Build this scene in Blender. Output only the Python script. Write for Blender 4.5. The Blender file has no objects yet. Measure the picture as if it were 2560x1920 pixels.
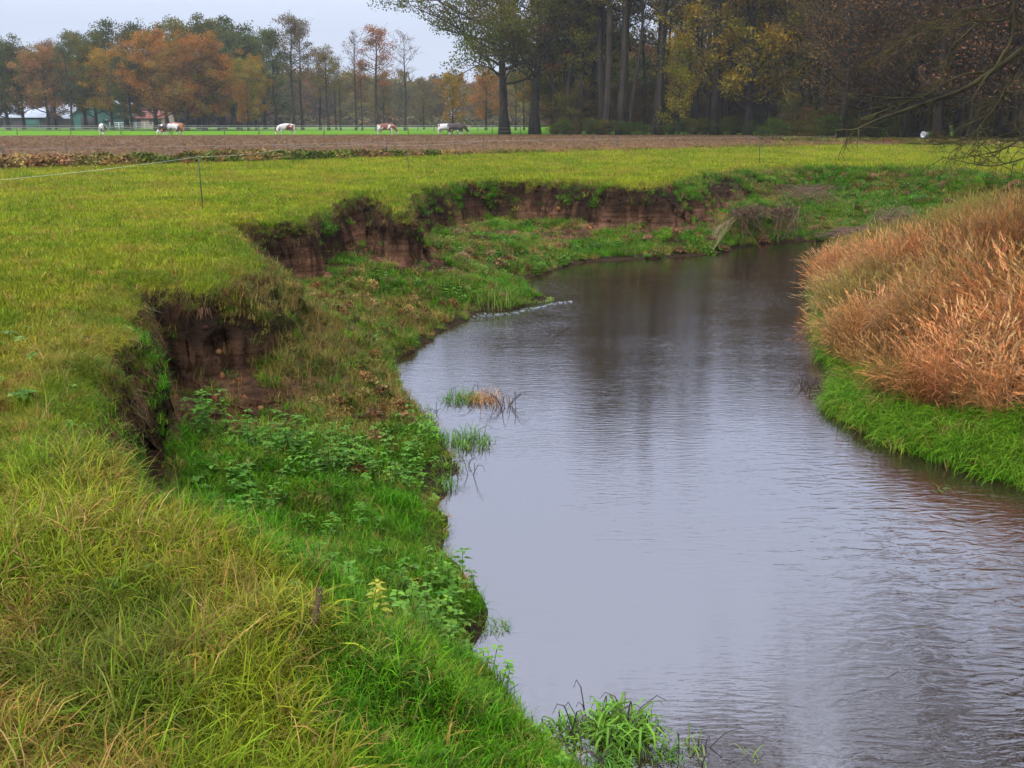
import bpy, math, random
import numpy as np
from mathutils import Vector, Euler
scene = bpy.context.scene
COL = scene.collection
# ------------------------------------------------------------------ camera
HC, HM = 3.9, 1.9                 # eye and meadow height above the water (m)
FPX, CX, CY = 2600.0, 1280.0, 960.0
PITCH = math.atan((960.0-300.0)/FPX)
cam_d = bpy.data.cameras.new('camera'); cam = bpy.data.objects.new('camera', cam_d); COL.objects.link(cam)
cam.location = (0, 0, HC); cam.rotation_euler = (math.pi/2-PITCH, 0, 0)
cam_d.sensor_width = 36.0; cam_d.lens = 36.0*FPX/2560.0
cam_d.clip_start = 0.1; cam_d.clip_end = 3000
scene.camera = cam
# ------------------------------------------------------------------ sky, sun, exposure
SUN_EL, SUN_AZ = math.radians(48), math.radians(200)
world = bpy.data.worlds.new('World'); scene.world = world; world.use_nodes = True
wt = world.node_tree; wt.nodes.clear(); WN = wt.nodes.new; WL = wt.links.new
wo = WN('ShaderNodeOutputWorld'); sky = WN('ShaderNodeTexSky'); sky.sky_type = 'NISHITA'; sky.sun_disc = False
sky.sun_elevation = SUN_EL; sky.sun_rotation = SUN_AZ
b1 = WN('ShaderNodeBackground'); b1.inputs['Strength'].default_value = 0.10; WL(sky.outputs['Color'], b1.inputs['Color'])
tc = WN('ShaderNodeTexCoord'); sp = WN('ShaderNodeSeparateXYZ'); WL(tc.outputs['Generated'], sp.inputs[0])
rp = WN('ShaderNodeValToRGB'); WL(sp.outputs['Z'], rp.inputs[0])
rp.color_ramp.elements[0].position = 0.0; rp.color_ramp.elements[0].color = (.70, .79, 1.0, 1)
rp.color_ramp.elements[1].position = 1.0; rp.color_ramp.elements[1].color = (.88, .93, 1.0, 1)
e = rp.color_ramp.elements.new(0.12); e.color = (.72, .79, 1.0, 1)
mr = WN('ShaderNodeMapRange'); WL(sp.outputs['Z'], mr.inputs[0]); mr.inputs[1].default_value = .08; mr.inputs[2].default_value = .8
mr.inputs[3].default_value = 0.74; mr.inputs[4].default_value = 3.2
b2 = WN('ShaderNodeBackground'); WL(rp.outputs['Color'], b2.inputs['Color']); WL(mr.outputs[0], b2.inputs['Strength'])
mx = WN('ShaderNodeMixShader'); mx.inputs[0].default_value = .9
WL(b1.outputs[0], mx.inputs[1]); WL(b2.outputs[0], mx.inputs[2]); WL(mx.outputs[0], wo.inputs['Surface'])
sl = bpy.data.lights.new('sun', 'SUN'); sl.energy = 1.5; sl.angle = math.radians(14); sl.color = (1, .97, .92)
so = bpy.data.objects.new('sun', sl); COL.objects.link(so)
so.rotation_euler = (math.pi/2-SUN_EL, 0, math.pi - SUN_AZ); so.location = (0, 0, 60)
scene.view_settings.view_transform = 'Standard'; scene.view_settings.look = 'None'
scene.view_settings.gamma = 1.0; scene.view_settings.use_curve_mapping = False
scene.view_settings.exposure = 0.3
cy = scene.cycles
cy.max_bounces = 5; cy.diffuse_bounces = 3; cy.glossy_bounces = 3; cy.transmission_bounces = 2; cy.volume_bounces = 0; cy.transparent_max_bounces = 4
cy.use_adaptive_sampling = True; cy.adaptive_threshold = 0.02
# ------------------------------------------------------------------ helpers
cP, sP = math.cos(PITCH), math.sin(PITCH)
def ray(px, py):
    a, b = (px-CX)/FPX, (CY-py)/FPX
    return np.array([a, cP+b*sP, -sP+b*cP])
def P(px, py, z=0.0):
    """ground point seen at photo pixel (px,py) on the level z"""
    r = ray(px, py); t = (z-HC)/r[2]
    return (r[0]*t, r[1]*t)
def PD(px, py, D):
    """3-D point on the line of sight at distance Y = D"""
    r = ray(px, py); t = D/r[1]
    return (r[0]*t, D, HC+r[2]*t)
def at(px, D, z=HM):
    """x for a photo column at distance D and level z"""
    return (px-CX)/FPX*(D*cP+(HC-z)*sP)
def h_at(py, D):
    r = ray(CX, py); return HC + r[2]/r[1]*D
def tag(o, label=None, cat=None, group=None, kind=None):
    if label: o['label'] = label
    if cat: o['category'] = cat
    if group: o['group'] = group
    if kind: o['kind'] = kind
    return o
def empty(name, loc=(0, 0, 0), rz=0.0):
    o = bpy.data.objects.new(name, None); COL.objects.link(o); o.location = loc; o.rotation_euler = (0, 0, rz); o.empty_display_size = .2
    return o
def build(name, V, F, mat=None, parent=None, smooth=False, attrs=None, link=True):
    """V (n,3); F (m,3) or (m,4) array or list of such arrays"""
    me = bpy.data.meshes.new(name)
    if not isinstance(F, list): F = [F]
    F = [np.asarray(f, dtype=np.int32) for f in F if len(f)]
    V = np.asarray(V, dtype=np.float32)
    nl = sum(f.size for f in F); npol = sum(len(f) for f in F)
    me.vertices.add(len(V)); me.vertices.foreach_set('co', V.ravel())
    me.loops.add(nl); me.loops.foreach_set('vertex_index', np.concatenate([f.ravel() for f in F]))
    me.polygons.add(npol)
    st = []; s = 0
    for f in F:
        k = f.shape[1]; st.append(s+np.arange(len(f))*k); s += f.size
    me.polygons.foreach_set('loop_start', np.concatenate(st).astype(np.int32))
    if smooth: me.polygons.foreach_set('use_smooth', np.ones(npol, dtype=bool))
    me.update(calc_edges=True)
    for k, a in (attrs or {}).items():
        a = np.asarray(a, dtype=np.float32)
        if a.ndim == 1:
            at_ = me.attributes.new(k, 'FLOAT', 'POINT'); at_.data.foreach_set('value', a)
        else:
            at_ = me.attributes.new(k, 'FLOAT_VECTOR', 'POINT'); at_.data.foreach_set('vector', a.ravel())
    if mat: me.materials.append(mat)
    o = bpy.data.objects.new(name, me)
    if link: COL.objects.link(o)
    if parent: o.parent = parent
    return o
class MB:
    """collects geometry for one mesh"""
    def __init__(s): s.V = []; s.F3 = []; s.F4 = []; s.T = []; s.n = 0
    def add(s, V, F3=None, F4=None, tone=0.5):
        V = np.asarray(V, float)
        if F3 is not None and len(F3): s.F3.append(np.asarray(F3)+s.n)
        if F4 is not None and len(F4): s.F4.append(np.asarray(F4)+s.n)
        s.V.append(V); s.T.append(np.full(len(V), tone) if np.isscalar(tone) else np.asarray(tone)); s.n += len(V)
    def tube(s, pts, rad, sides=6, tone=0.5, cap=True):
        pts = np.asarray(pts, float); n = len(pts); rad = np.broadcast_to(rad, (n,))
        t = np.gradient(pts, axis=0); t /= np.linalg.norm(t, axis=1)[:, None]+1e-9
        ref = np.array([0, 0, 1.0]) if abs(t[:, 2]).mean() < .8 else np.array([1.0, 0, 0])
        a = np.cross(t, ref); a /= np.linalg.norm(a, axis=1)[:, None]+1e-9; b = np.cross(t, a)
        an = np.arange(sides)/sides*2*np.pi
        V = pts[:, None]+rad[:, None, None]*(np.cos(an)[None, :, None]*a[:, None]+np.sin(an)[None, :, None]*b[:, None])
        i = np.arange(n-1)[:, None]*sides; j = np.arange(sides)[None]
        F = np.stack([i+j, i+(j+1) % sides, i+sides+(j+1) % sides, i+sides+j], -1).reshape(-1, 4)
        V = V.reshape(-1, 3); F3 = []
        if cap:
            V = np.vstack([V, pts[:1], pts[-1:]]); c0, c1 = len(V)-2, len(V)-1; e0 = (n-1)*sides
            F3 = [(c0, (k+1) % sides, k) for k in range(sides)]+[(c1, e0+k, e0+(k+1) % sides) for k in range(sides)]
        s.add(V, F3, F, tone)
    def box(s, x0, x1, y0, y1, z0, z1, tone=.5):
        V = [(x, y, z) for z in (z0, z1) for y in (y0, y1) for x in (x0, x1)]
        s.add(V, None, [(0, 2, 3, 1), (4, 5, 7, 6), (0, 1, 5, 4), (2, 6, 7, 3), (0, 4, 6, 2), (1, 3, 7, 5)], tone)
    def build(s, name, mat, parent=None, smooth=False, link=True):
        F = []
        if s.F3: F.append(np.concatenate(s.F3))
        if s.F4: F.append(np.concatenate(s.F4))
        return build(name, np.concatenate(s.V), F, mat, parent, smooth, {'tone': np.concatenate(s.T)}, link)
# value noise
_tab = np.random.RandomState(7).rand(256, 256)
def vn(x, y, s=0):
    x = np.asarray(x, float)+s*17.31; y = np.asarray(y, float)+s*5.77
    xi = np.floor(x).astype(int); yi = np.floor(y).astype(int); fx = x-xi; fy = y-yi
    fx = fx*fx*(3-2*fx); fy = fy*fy*(3-2*fy)
    g = lambda i, j: _tab[i & 255, j & 255]
    return (g(xi, yi)*(1-fx)+g(xi+1, yi)*fx)*(1-fy)+(g(xi, yi+1)*(1-fx)+g(xi+1, yi+1)*fx)*fy
def fbm(x, y, s=0, o=3):
    r = 0; a = 1; t = 0
    for k in range(o):
        r = r+a*vn(np.asarray(x)*2**k, np.asarray(y)*2**k, s+k*3); t += a; a *= .5
    return r/t
def sm(x): x = np.clip(x, 0, 1); return x*x*(3-2*x)
# ------------------------------------------------------------------ materials
def newmat(name):
    m = bpy.data.materials.new(name); m.use_nodes = True; nt = m.node_tree; nt.nodes.clear()
    return m, nt, nt.nodes.new, nt.links.new
def mathn(nt, op, a, b=None, clamp=False):
    n = nt.nodes.new('ShaderNodeMath'); n.operation = op; n.use_clamp = clamp
    for i, v in enumerate((a, b)):
        if v is None: continue
        if isinstance(v, (int, float)): n.inputs[i].default_value = v
        else: nt.links.new(v, n.inputs[i])
    return n.outputs[0]
def mixc(nt, f, a, b, typ='MIX'):
    n = nt.nodes.new('ShaderNodeMix'); n.data_type = 'RGBA'; n.blend_type = typ
    if isinstance(f, (int, float)): n.inputs[0].default_value = f
    else: nt.links.new(f, n.inputs[0])
    for i, v in ((6, a), (7, b)):
        if isinstance(v, tuple): n.inputs[i].default_value = (*v, 1)
        else: nt.links.new(v, n.inputs[i])
    return n.outputs[2]
def noise(nt, scale, detail=3, vec=None, rough=.5):
    n = nt.nodes.new('ShaderNodeTexNoise'); n.inputs['Scale'].default_value = scale; n.inputs['Detail'].default_value = detail
    n.inputs['Roughness'].default_value = rough
    if vec is not None: nt.links.new(vec, n.inputs['Vector'])
    return n.outputs['Fac']
def ramp(nt, f, a, b):
    n = nt.nodes.new('ShaderNodeMapRange'); n.inputs[1].default_value = a; n.inputs[2].default_value = b; n.clamp = True
    nt.links.new(f, n.inputs[0]); return n.outputs[0]
def leafmat(name, source, trans=.3, rough=.55, tonemul=(.55, 1.45), shift=(1.25, 1.0, .7), patchy=None):
    """source: 'inst' (instance attribute col), 'obj' (object colour) or a colour"""
    m, nt, N, L = newmat(name)
    if source == 'inst':
        a = N('ShaderNodeAttribute'); a.attribute_type = 'INSTANCER'; a.attribute_name = 'col'; c = a.outputs['Color']
    elif source == 'obj': c = N('ShaderNodeObjectInfo').outputs['Color']
    else: r_ = N('ShaderNodeRGB'); r_.outputs[0].default_value = (*source, 1); c = r_.outputs[0]
    t = N('ShaderNodeAttribute'); t.attribute_name = 'tone'; tf = t.outputs['Fac']
    k = mathn(nt, 'ADD', mathn(nt, 'MULTIPLY', tf, tonemul[1]-tonemul[0]), tonemul[0])
    cc = N('ShaderNodeVectorMath'); cc.operation = 'SCALE'; L(c, cc.inputs[0]); L(k, cc.inputs['Scale'])
    sh = mixc(nt, mathn(nt, 'FRACT', mathn(nt, 'MULTIPLY', tf, 7.3)), cc.outputs[0], mixc(nt, 1.0, cc.outputs[0], shift, 'MULTIPLY'))
    if patchy:                                     # boughs that have turned and boughs still green
        tcn = N('ShaderNodeTexCoord'); pn = ramp(nt, noise(nt, .28, 2, tcn.outputs['Object']), .42, .62)
        sh = mixc(nt, pn, sh, mixc(nt, 1.0, sh, patchy, 'MULTIPLY'))
    d = N('ShaderNodeBsdfPrincipled'); L(sh, d.inputs['Base Color']); d.inputs['Roughness'].default_value = rough
    d.inputs['Specular IOR Level'].default_value = .06
    tr = N('ShaderNodeBsdfTranslucent'); L(sh, tr.inputs['Color'])
    x = N('ShaderNodeMixShader'); x.inputs[0].default_value = trans; L(d.outputs[0], x.inputs[1]); L(tr.outputs[0], x.inputs[2])
    o = N('ShaderNodeOutputMaterial'); L(x.outputs[0], o.inputs['Surface']); return m
def plainmat(name, c1, c2, scale=5.0, rough=.8, bump=.3, bscale=None, spec=.3, stretch=(1, 1, 1)):
    m, nt, N, L = newmat(name)
    tc = N('ShaderNodeTexCoord'); mp = N('ShaderNodeMapping'); L(tc.outputs['Object'], mp.inputs[0]); mp.inputs['Scale'].default_value = stretch
    n = noise(nt, scale, 5, mp.outputs[0], .6)
    c = mixc(nt, ramp(nt, n, .35, .65), c1, c2)
    d = N('ShaderNodeBsdfPrincipled'); L(c, d.inputs['Base Color']); d.inputs['Roughness'].default_value = rough
    d.inputs['Specular IOR Level'].default_value = spec
    if bump:
        bn = N('ShaderNodeBump'); bn.inputs['Strength'].default_value = bump; bn.inputs['Distance'].default_value = .02
        L(noise(nt, bscale or scale*3, 4, mp.outputs[0]), bn.inputs['Height']); L(bn.outputs[0], d.inputs['Normal'])
    o = N('ShaderNodeOutputMaterial'); L(d.outputs[0], o.inputs['Surface']); return m
M = {}
M['grass'] = leafmat('grass_blades', 'inst', .22, .55)
M['leafo'] = leafmat('tree_leaves', 'obj', .32, .7, (.45, 1.7), (1.25, 1.0, .6), (.66, 1.0, .8))
M['bark'] = plainmat('bark', (.017, .012, .008), (.042, .032, .020), 3, .9, .6, 12, stretch=(1, 1, .25))
M['barkg'] = plainmat('mossy_bark', (.025, .020, .012), (.082, .070, .020), 2.2, .9, .5, 20)
M['wood'] = plainmat('weathered_wood', (.06, .045, .035), (.13, .10, .08), 6, .9, .3, stretch=(1, 1, .2))
# ground: colour from the painted zones (grass, bare soil, silt) times fine variation
m, nt, N, L = newmat('ground_surface'); M['ground'] = m
g = N('ShaderNodeNewGeometry'); a = N('ShaderNodeAttribute'); a.attribute_name = 'col'; sa = N('ShaderNodeAttribute'); sa.attribute_name = 'soil'
n1 = noise(nt, 3.0, 6, g.outputs['Position'], .65); n2 = noise(nt, 28, 4, g.outputs['Position'], .7); n3 = noise(nt, .35, 3, g.outputs['Position'])
k = mathn(nt, 'MULTIPLY', mathn(nt, 'ADD', n1, .5), mathn(nt, 'ADD', n2, .5))
k = mathn(nt, 'MULTIPLY', k, mathn(nt, 'ADD', mathn(nt, 'MULTIPLY', n3, .6), .7))
mpz = N('ShaderNodeMapping'); L(g.outputs['Position'], mpz.inputs[0]); mpz.inputs['Scale'].default_value = (.5, .5, 9)
mpc = N('ShaderNodeMapping'); L(g.outputs['Position'], mpc.inputs[0]); mpc.inputs['Scale'].default_value = (2.6, 2.6, .8)
strata = mathn(nt, 'ADD', .45, mathn(nt, 'MULTIPLY', mathn(nt, 'MULTIPLY', ramp(nt, noise(nt, 1.0, 4, mpz.outputs[0], .7), .35, .65), ramp(nt, noise(nt, 1.3, 5, mpc.outputs[0], .75), .36, .52)), 1.0))
mm = N('ShaderNodeMix'); mm.data_type = 'FLOAT'; L(sa.outputs['Fac'], mm.inputs[0]); mm.inputs[2].default_value = 1.0; L(strata, mm.inputs[3])
k = mathn(nt, 'MULTIPLY', k, mm.outputs[0])
v = N('ShaderNodeVectorMath'); v.operation = 'SCALE'; L(a.outputs['Color'], v.inputs[0]); L(k, v.inputs['Scale'])
d = N('ShaderNodeBsdfPrincipled'); L(v.outputs[0], d.inputs['Base Color']); d.inputs['Roughness'].default_value = .95; d.inputs['Specular IOR Level'].default_value = .03
bn = N('ShaderNodeBump'); bn.inputs['Strength'].default_value = 1.0; bn.inputs['Distance'].default_value = .10
hh = mathn(nt, 'ADD', noise(nt, 14, 6, g.outputs['Position'], .7), mathn(nt, 'MULTIPLY', noise(nt, 4, 3, g.outputs['Position']), 1.5))
L(hh, bn.inputs['Height']); L(bn.outputs[0], d.inputs['Normal'])
o = N('ShaderNodeOutputMaterial'); L(d.outputs[0], o.inputs['Surface'])
# ploughed field
m, nt, N, L = newmat('ploughed_soil'); M['field'] = m
g = N('ShaderNodeNewGeometry'); n1 = noise(nt, 1.6, 5, g.outputs['Position'], .75); n2 = noise(nt, .06, 3, g.outputs['Position'])
c = mixc(nt, ramp(nt, n1, .38, .60), (.045, .025, .014), (.110, .062, .034))
c = mixc(nt, ramp(nt, noise(nt, 2.6, 2, g.outputs['Position']), .62, .70), c, (.27, .19, .13))
c = mixc(nt, mathn(nt, 'MULTIPLY', ramp(nt, n2, .45, .65), .35), c, (.17, .11, .065))
d = N('ShaderNodeBsdfPrincipled'); L(c, d.inputs['Base Color']); d.inputs['Roughness'].default_value = .95; d.inputs['Specular IOR Level'].default_value = .1
bn = N('ShaderNodeBump'); bn.inputs['Strength'].default_value = 1; bn.inputs['Distance'].default_value = .15; L(n1, bn.inputs['Height']); L(bn.outputs[0], d.inputs['Normal'])
o = N('ShaderNodeOutputMaterial'); L(d.outputs[0], o.inputs['Surface'])
# river water
m, nt, N, L = newmat('river_water'); M['water'] = m
g = N('ShaderNodeNewGeometry')
def mapped(sx, sy, rz=0.0):
    mp = N('ShaderNodeMapping'); L(g.outputs['Position'], mp.inputs[0]); mp.inputs['Scale'].default_value = (sx, sy, 1); mp.inputs['Rotation'].default_value = (0, 0, rz); return mp.outputs[0]
sxyz = N('ShaderNodeSeparateXYZ'); L(g.outputs['Position'], sxyz.inputs[0])
far = ramp(nt, sxyz.outputs['Y'], 13, 24)                     # livelier water upstream
nearr = mathn(nt, 'MULTIPLY', ramp(nt, sxyz.outputs['X'], 1.2, 4.0), mathn(nt, 'SUBTRACT', 1.0, ramp(nt, sxyz.outputs['Y'], 9, 13)))
patch = ramp(nt, noise(nt, .45, 2, mapped(1, 1.4)), .42, .62)
fine = noise(nt, 6.0, 3, mapped(.7, 3.2, .15), .55)
mid = noise(nt, 1.6, 3, mapped(.8, 3.0, -.1), .5)
swirl = N('ShaderNodeTexNoise'); L(mapped(1.0, 2.3, -.25), swirl.inputs['Vector']); swirl.inputs['Scale'].default_value = 2.6; swirl.inputs['Detail'].default_value = 3; swirl.inputs['Distortion'].default_value = 1.4
h = mathn(nt, 'MULTIPLY', fine, mathn(nt, 'ADD', .12, mathn(nt, 'ADD', mathn(nt, 'MULTIPLY', far, .07), mathn(nt, 'MULTIPLY', patch, .09))))
h = mathn(nt, 'ADD', h, mathn(nt, 'MULTIPLY', mid, mathn(nt, 'ADD', .07, mathn(nt, 'MULTIPLY', far, .10))))
h = mathn(nt, 'ADD', h, mathn(nt, 'MULTIPLY', swirl.outputs['Fac'], mathn(nt, 'MULTIPLY', nearr, .85)))
bn = N('ShaderNodeBump'); bn.inputs['Strength'].default_value = .42; bn.inputs['Distance'].default_value = .035; L(h, bn.inputs['Height'])
gl = N('ShaderNodeBsdfGlossy'); gl.inputs['Roughness'].default_value = .035; gl.inputs['Color'].default_value = (.90, .92, 1.0, 1); L(bn.outputs[0], gl.inputs['Normal'])
df = N('ShaderNodeBsdfDiffuse'); df.inputs['Color'].default_value = (.022, .013, .008, 1); L(bn.outputs[0], df.inputs['Normal'])
fr = N('ShaderNodeFresnel'); fr.inputs['IOR'].default_value = 1.52; L(bn.outputs[0], fr.inputs['Normal'])
fac = mathn(nt, 'ADD', mathn(nt, 'MULTIPLY', fr.outputs[0], 1.0), .125, True)
x = N('ShaderNodeMixShader'); L(fac, x.inputs[0]); L(df.outputs[0], x.inputs[1]); L(gl.outputs[0], x.inputs[2])
o = N('ShaderNodeOutputMaterial'); L(x.outputs[0], o.inputs['Surface'])
# ------------------------------------------------------------------ the lie of the land
# rim of the meadow: world points and photo points, with (foot distance c, foot height z, bareness)
rim = []
def R(x, y, c, z, s): rim.append((x, y, c, z, s))
for w in ((.7, -9), (.7, -1), (.25, 1.0), (-.25, 2.2)): R(*w, 1.3, 1.0, 0)
for px, py, c, z, s in [(880,1850,.9,1.15,0),(800,1745,.9,1.15,.0),(712,1600,.9,1.15,0),(640,1470,.8,1.15,0),(570,1390,.8,1.15,0),(490,1325,.8,1.15,0),
    (430,1275,.8,1.15,0),(345,1205,.7,1.1,0),(277,1125,.55,1.05,.3),(215,1070,.35,1.0,.62),(195,1010,.35,1.0,.7),(240,945,.3,.72,1),(292,870,.3,.75,1),
    (307,790,.3,.72,1),(324,730,.3,.7,1),(350,695,.3,.7,1),(417,702,.35,.75,1),(498,716,.4,.85,1),(560,700,.6,1.0,.75),(640,655,.7,1.1,.6),
    (622,620,.6,1.0,.8),(605,590,.5,.9,1),(562,553,.35,.75,1),(620,551,.35,.72,1),(683,549,.35,.72,1),(746,543,.35,.72,1),(810,512,.35,.72,1),(860,497,.35,.7,1),
    (914,486,.4,.7,1),(960,496,.4,.7,1),(1006,526,.4,.75,1),(1012,508,.4,.8,1),(1010,492,.4,.75,1),(1025,480,.4,.7,1),(1059,467,.45,.65,1),(1130,455,.5,.6,1),
    (1215,447,.5,.6,1),(1323,449,.5,.55,1),(1446,452,.6,.55,1),(1544,460,.6,.6,1),(1640,460,.8,.7,1),(1692,450,.9,.7,1),(1750,433,1.2,.75,.9),
    (1815,424,1.6,.8,.7),(1969,418,2.2,.8,.45),(2122,415,2.8,.9,0),(2307,419,2.8,.9,0),(2490,432,2.6,.9,0),(2620,440,2.5,.9,0)]:
    x, y = P(px, py, HM); R(x, y, c, z, s)
R(30, 40, 2.5, .9, 0); R(60, 43, 2.5, .9, 0); R(85, 44, 2.5, .9, 0)
RIM = np.array(rim)
lw = [(2.6, -9), (2.4, -1), (1.9, 2.0), (1.1, 4.2)]
lw += [P(a, b) for a, b in [(1410,1925),(1300,1850),(1245,1772),(1212,1710),(1175,1640),(1205,1590),(1200,1530),(1170,1450),(1128,1375),(1095,1290),(1108,1215),(1128,1170),
    (1100,1100),(1045,1040),(1008,990),(975,930),(1018,890),(1095,835),(1165,800),(1195,776),(1262,778),(1330,758),(1365,750),(1330,722),(1255,702),(1300,694),(1354,690),(1403,667),
    (1471,655),(1544,649),(1630,646),(1723,640),(1790,634),(1860,618),(1900,608),(2000,604),(2073,602),(2135,587)]]
lw += [(16, 36.2), (22, 34.8), (30, 34), (60, 36.5), (85, 37.5)]
LW = np.array(lw)
rw = [(85, 32.5), (60, 31.5), (30, 30), (22, 30.8), (16, 32), (12, 31.6)]
rw += [P(a, b) for a, b in [(2085,649),(2048,692),(2035,754),(2032,820),(2062,885),(2085,930),(2110,965),(2080,1000),(2060,1018),(2110,1060),(2245,1120),(2368,1168),(2560,1218),(2700,1270)]]
rw += [(7.2, 8.4), (8.6, 6), (9.5, 2), (9.8, -9)]
RW = np.array(rw)
BASIN = np.vstack([RIM[:, :2], [(85, -9)]])
WATER = np.vstack([LW, RW])
def inpoly(X, Y, poly):
    ins = np.zeros(X.shape, bool); n = len(poly); j = n-1
    for i in range(n):
        xi, yi = poly[i]; xj, yj = poly[j]
        if yi != yj:
            c = ((yi > Y) != (yj > Y)) & (X < (xj-xi)*(Y-yi)/(yj-yi)+xi); ins ^= c
        j = i
    return ins
def pdist(X, Y, line):
    best = np.full(X.shape, 1e9); par = np.zeros(X.shape)
    for i in range(len(line)-1):
        ax, ay = line[i]; bx, by = line[i+1]; dx, dy = bx-ax, by-ay
        t = np.clip(((X-ax)*dx+(Y-ay)*dy)/(dx*dx+dy*dy+1e-12), 0, 1)
        d = (X-ax-t*dx)**2+(Y-ay-t*dy)**2; m_ = d < best
        best = np.where(m_, d, best); par = np.where(m_, i+t, par)
    return np.sqrt(best), par
DITCH = np.array([(-70, 2), (-45, 22), (-21.5, 43), (4, 66), (33, 86), (60, 100)])
def terrain(X, Y):
    """height and zones for ground points"""
    X = np.asarray(X, float).ravel(); Y = np.asarray(Y, float).ravel(); n = len(X)
    z = np.full(n, HM)+(fbm(X*.35, Y*.35, 1)-.5)*.16*sm((60-np.hypot(X, Y))/20)+(fbm(X*2.2, Y*2.2, 2)-.5)*(.07+.10*sm((11-np.hypot(X, Y))/4))
    soil = np.zeros(n); zone = np.zeros(n, int)          # 0 meadow 1 left bank 2 right bank 3 water
    dw = np.full(n, 99.); dr = np.full(n, 99.); dR = np.full(n, 99.); par = np.zeros(n)
    near = (Y < 56) & (Y > -9) & (X < 84) & (X > -12)
    if near.any():
        x = X[near]; y = Y[near]
        wx = x+(vn(x*1.7, y*1.7, 11)-.5)*.30+(vn(x*5, y*5, 12)-.5)*.12
        wy = y+(vn(x*1.7, y*1.7, 13)-.5)*.30+(vn(x*5, y*5, 14)-.5)*.12
        inb = inpoly(wx, wy, BASIN)
        wx2 = x+(vn(x*2.5, y*2.5, 15)-.5)*.22; wy2 = y+(vn(x*2.5, y*2.5, 16)-.5)*.22
        inw = inpoly(wx2, wy2, WATER) & inb
        d_r, p_ = pdist(wx, wy, RIM[:, :2]); d_l, _ = pdist(wx2, wy2, LW); d_R, _ = pdist(wx2, wy2, RW)
        c = np.interp(p_, np.arange(len(RIM)), RIM[:, 2]); zf = np.interp(p_, np.arange(len(RIM)), RIM[:, 3]); s = np.interp(p_, np.arange(len(RIM)), RIM[:, 4])
        zz = z[near]; so_ = np.zeros(len(x)); zo = np.zeros(len(x), int)
        left = inb & ~inw & (d_l < d_R); right = inb & ~inw & ~left
        zf = zf*(.85+.3*vn(x*1.1, y*1.1, 21))
        tt = np.clip(1-d_r/c, 0, 1)
        top = zf+(zz-.10-zf)*np.where(s > .5, np.sqrt(tt)*.75+.25*tt**.25*(tt > 0), sm(tt))
        low = zf*np.clip(d_l/(d_l+np.maximum(d_r-c, 0)+1e-6), 0, 1)**.85
        zl = np.where(d_r < c, top, low)+(fbm(x*1.6, y*1.6, 22)-.5)*.34*np.clip(d_l/1.0, 0, 1)*np.clip(d_r/.8, 0, 1)+(fbm(x*6, y*6, 23)-.5)*.08*np.clip(d_l/.3, 0, 1)
        zl = np.maximum(zl, .03+.25*np.clip(d_l, 0, .3))
        zR = .10*np.clip(d_R/.4, 0, 1)+1.15*sm(d_R/5.5)+.35*sm((d_R-5)/10)+(fbm(x*.8, y*.8, 24)-.5)*.22*np.clip(d_R/1.5, 0, 1)
        zw = -.55*sm(np.minimum(d_l, d_R)/1.5)-.03
        zz = np.where(left, zl, zz); zz = np.where(right, zR, zz); zz = np.where(inw, zw, zz)
        # the lip of the meadow rounds off
        lip = ~inb & (d_r < .6); zz = np.where(lip, zz-.10*(1-d_r/.6)**2, zz)
        zo[left] = 1; zo[right] = 2; zo[inw] = 3
        soilz = np.clip(s*1.5-.3, 0, 1)*left*sm((c*(1.3+3.2*fbm(x*.9, y*.9, 28))-d_r)/(c*.7))
        so_ = soilz
        z[near] = zz; soil[near] = so_; zone[near] = zo; dw[near] = d_l; dr[near] = d_r; dR[near] = d_R; par[near] = p_
    # named patches of bare earth on the slope, by place
    for (px, py, zp, rx, ry) in ((400, 930, .95, 1.4, 2.2), (490, 960, .85, 1.3, 2.0), (1890, 575, .6, 1.2, .9), (1975, 565, .6, 1.0, .9), (700, 640, .9, 2.2, 1.3), (1330, 590, .4, 3.0, 1.3), (1600, 560, .6, 3.2, 1.4), (1230, 655, .15, 1.0, .6)):
        cx, cy = P(px, py, zp)
        q = ((X-cx)/rx)**2+((Y-cy)/ry)**2+(fbm(X*2, Y*2, 31)-.5)*1.2
        soil = np.maximum(soil, np.clip(1.4-q, 0, 1)*(zone == 1))
    return dict(x=X, y=Y, z=z, soil=soil, zone=zone, dw=dw, dr=dr, dR=dR, par=par)
C_MEAD = np.array([.165, .172, .018]); C_LUSH = np.array([.050, .130, .006]); C_TAWN = np.array([.26, .19, .07]); C_DRY = np.array([.30, .20, .085])
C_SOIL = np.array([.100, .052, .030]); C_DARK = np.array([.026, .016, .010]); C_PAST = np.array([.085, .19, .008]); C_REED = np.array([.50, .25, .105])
def lerp(a, b, t): return a+(b-a)*np.broadcast_to(np.asarray(t, float), (len(a),))[:, None]
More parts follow.
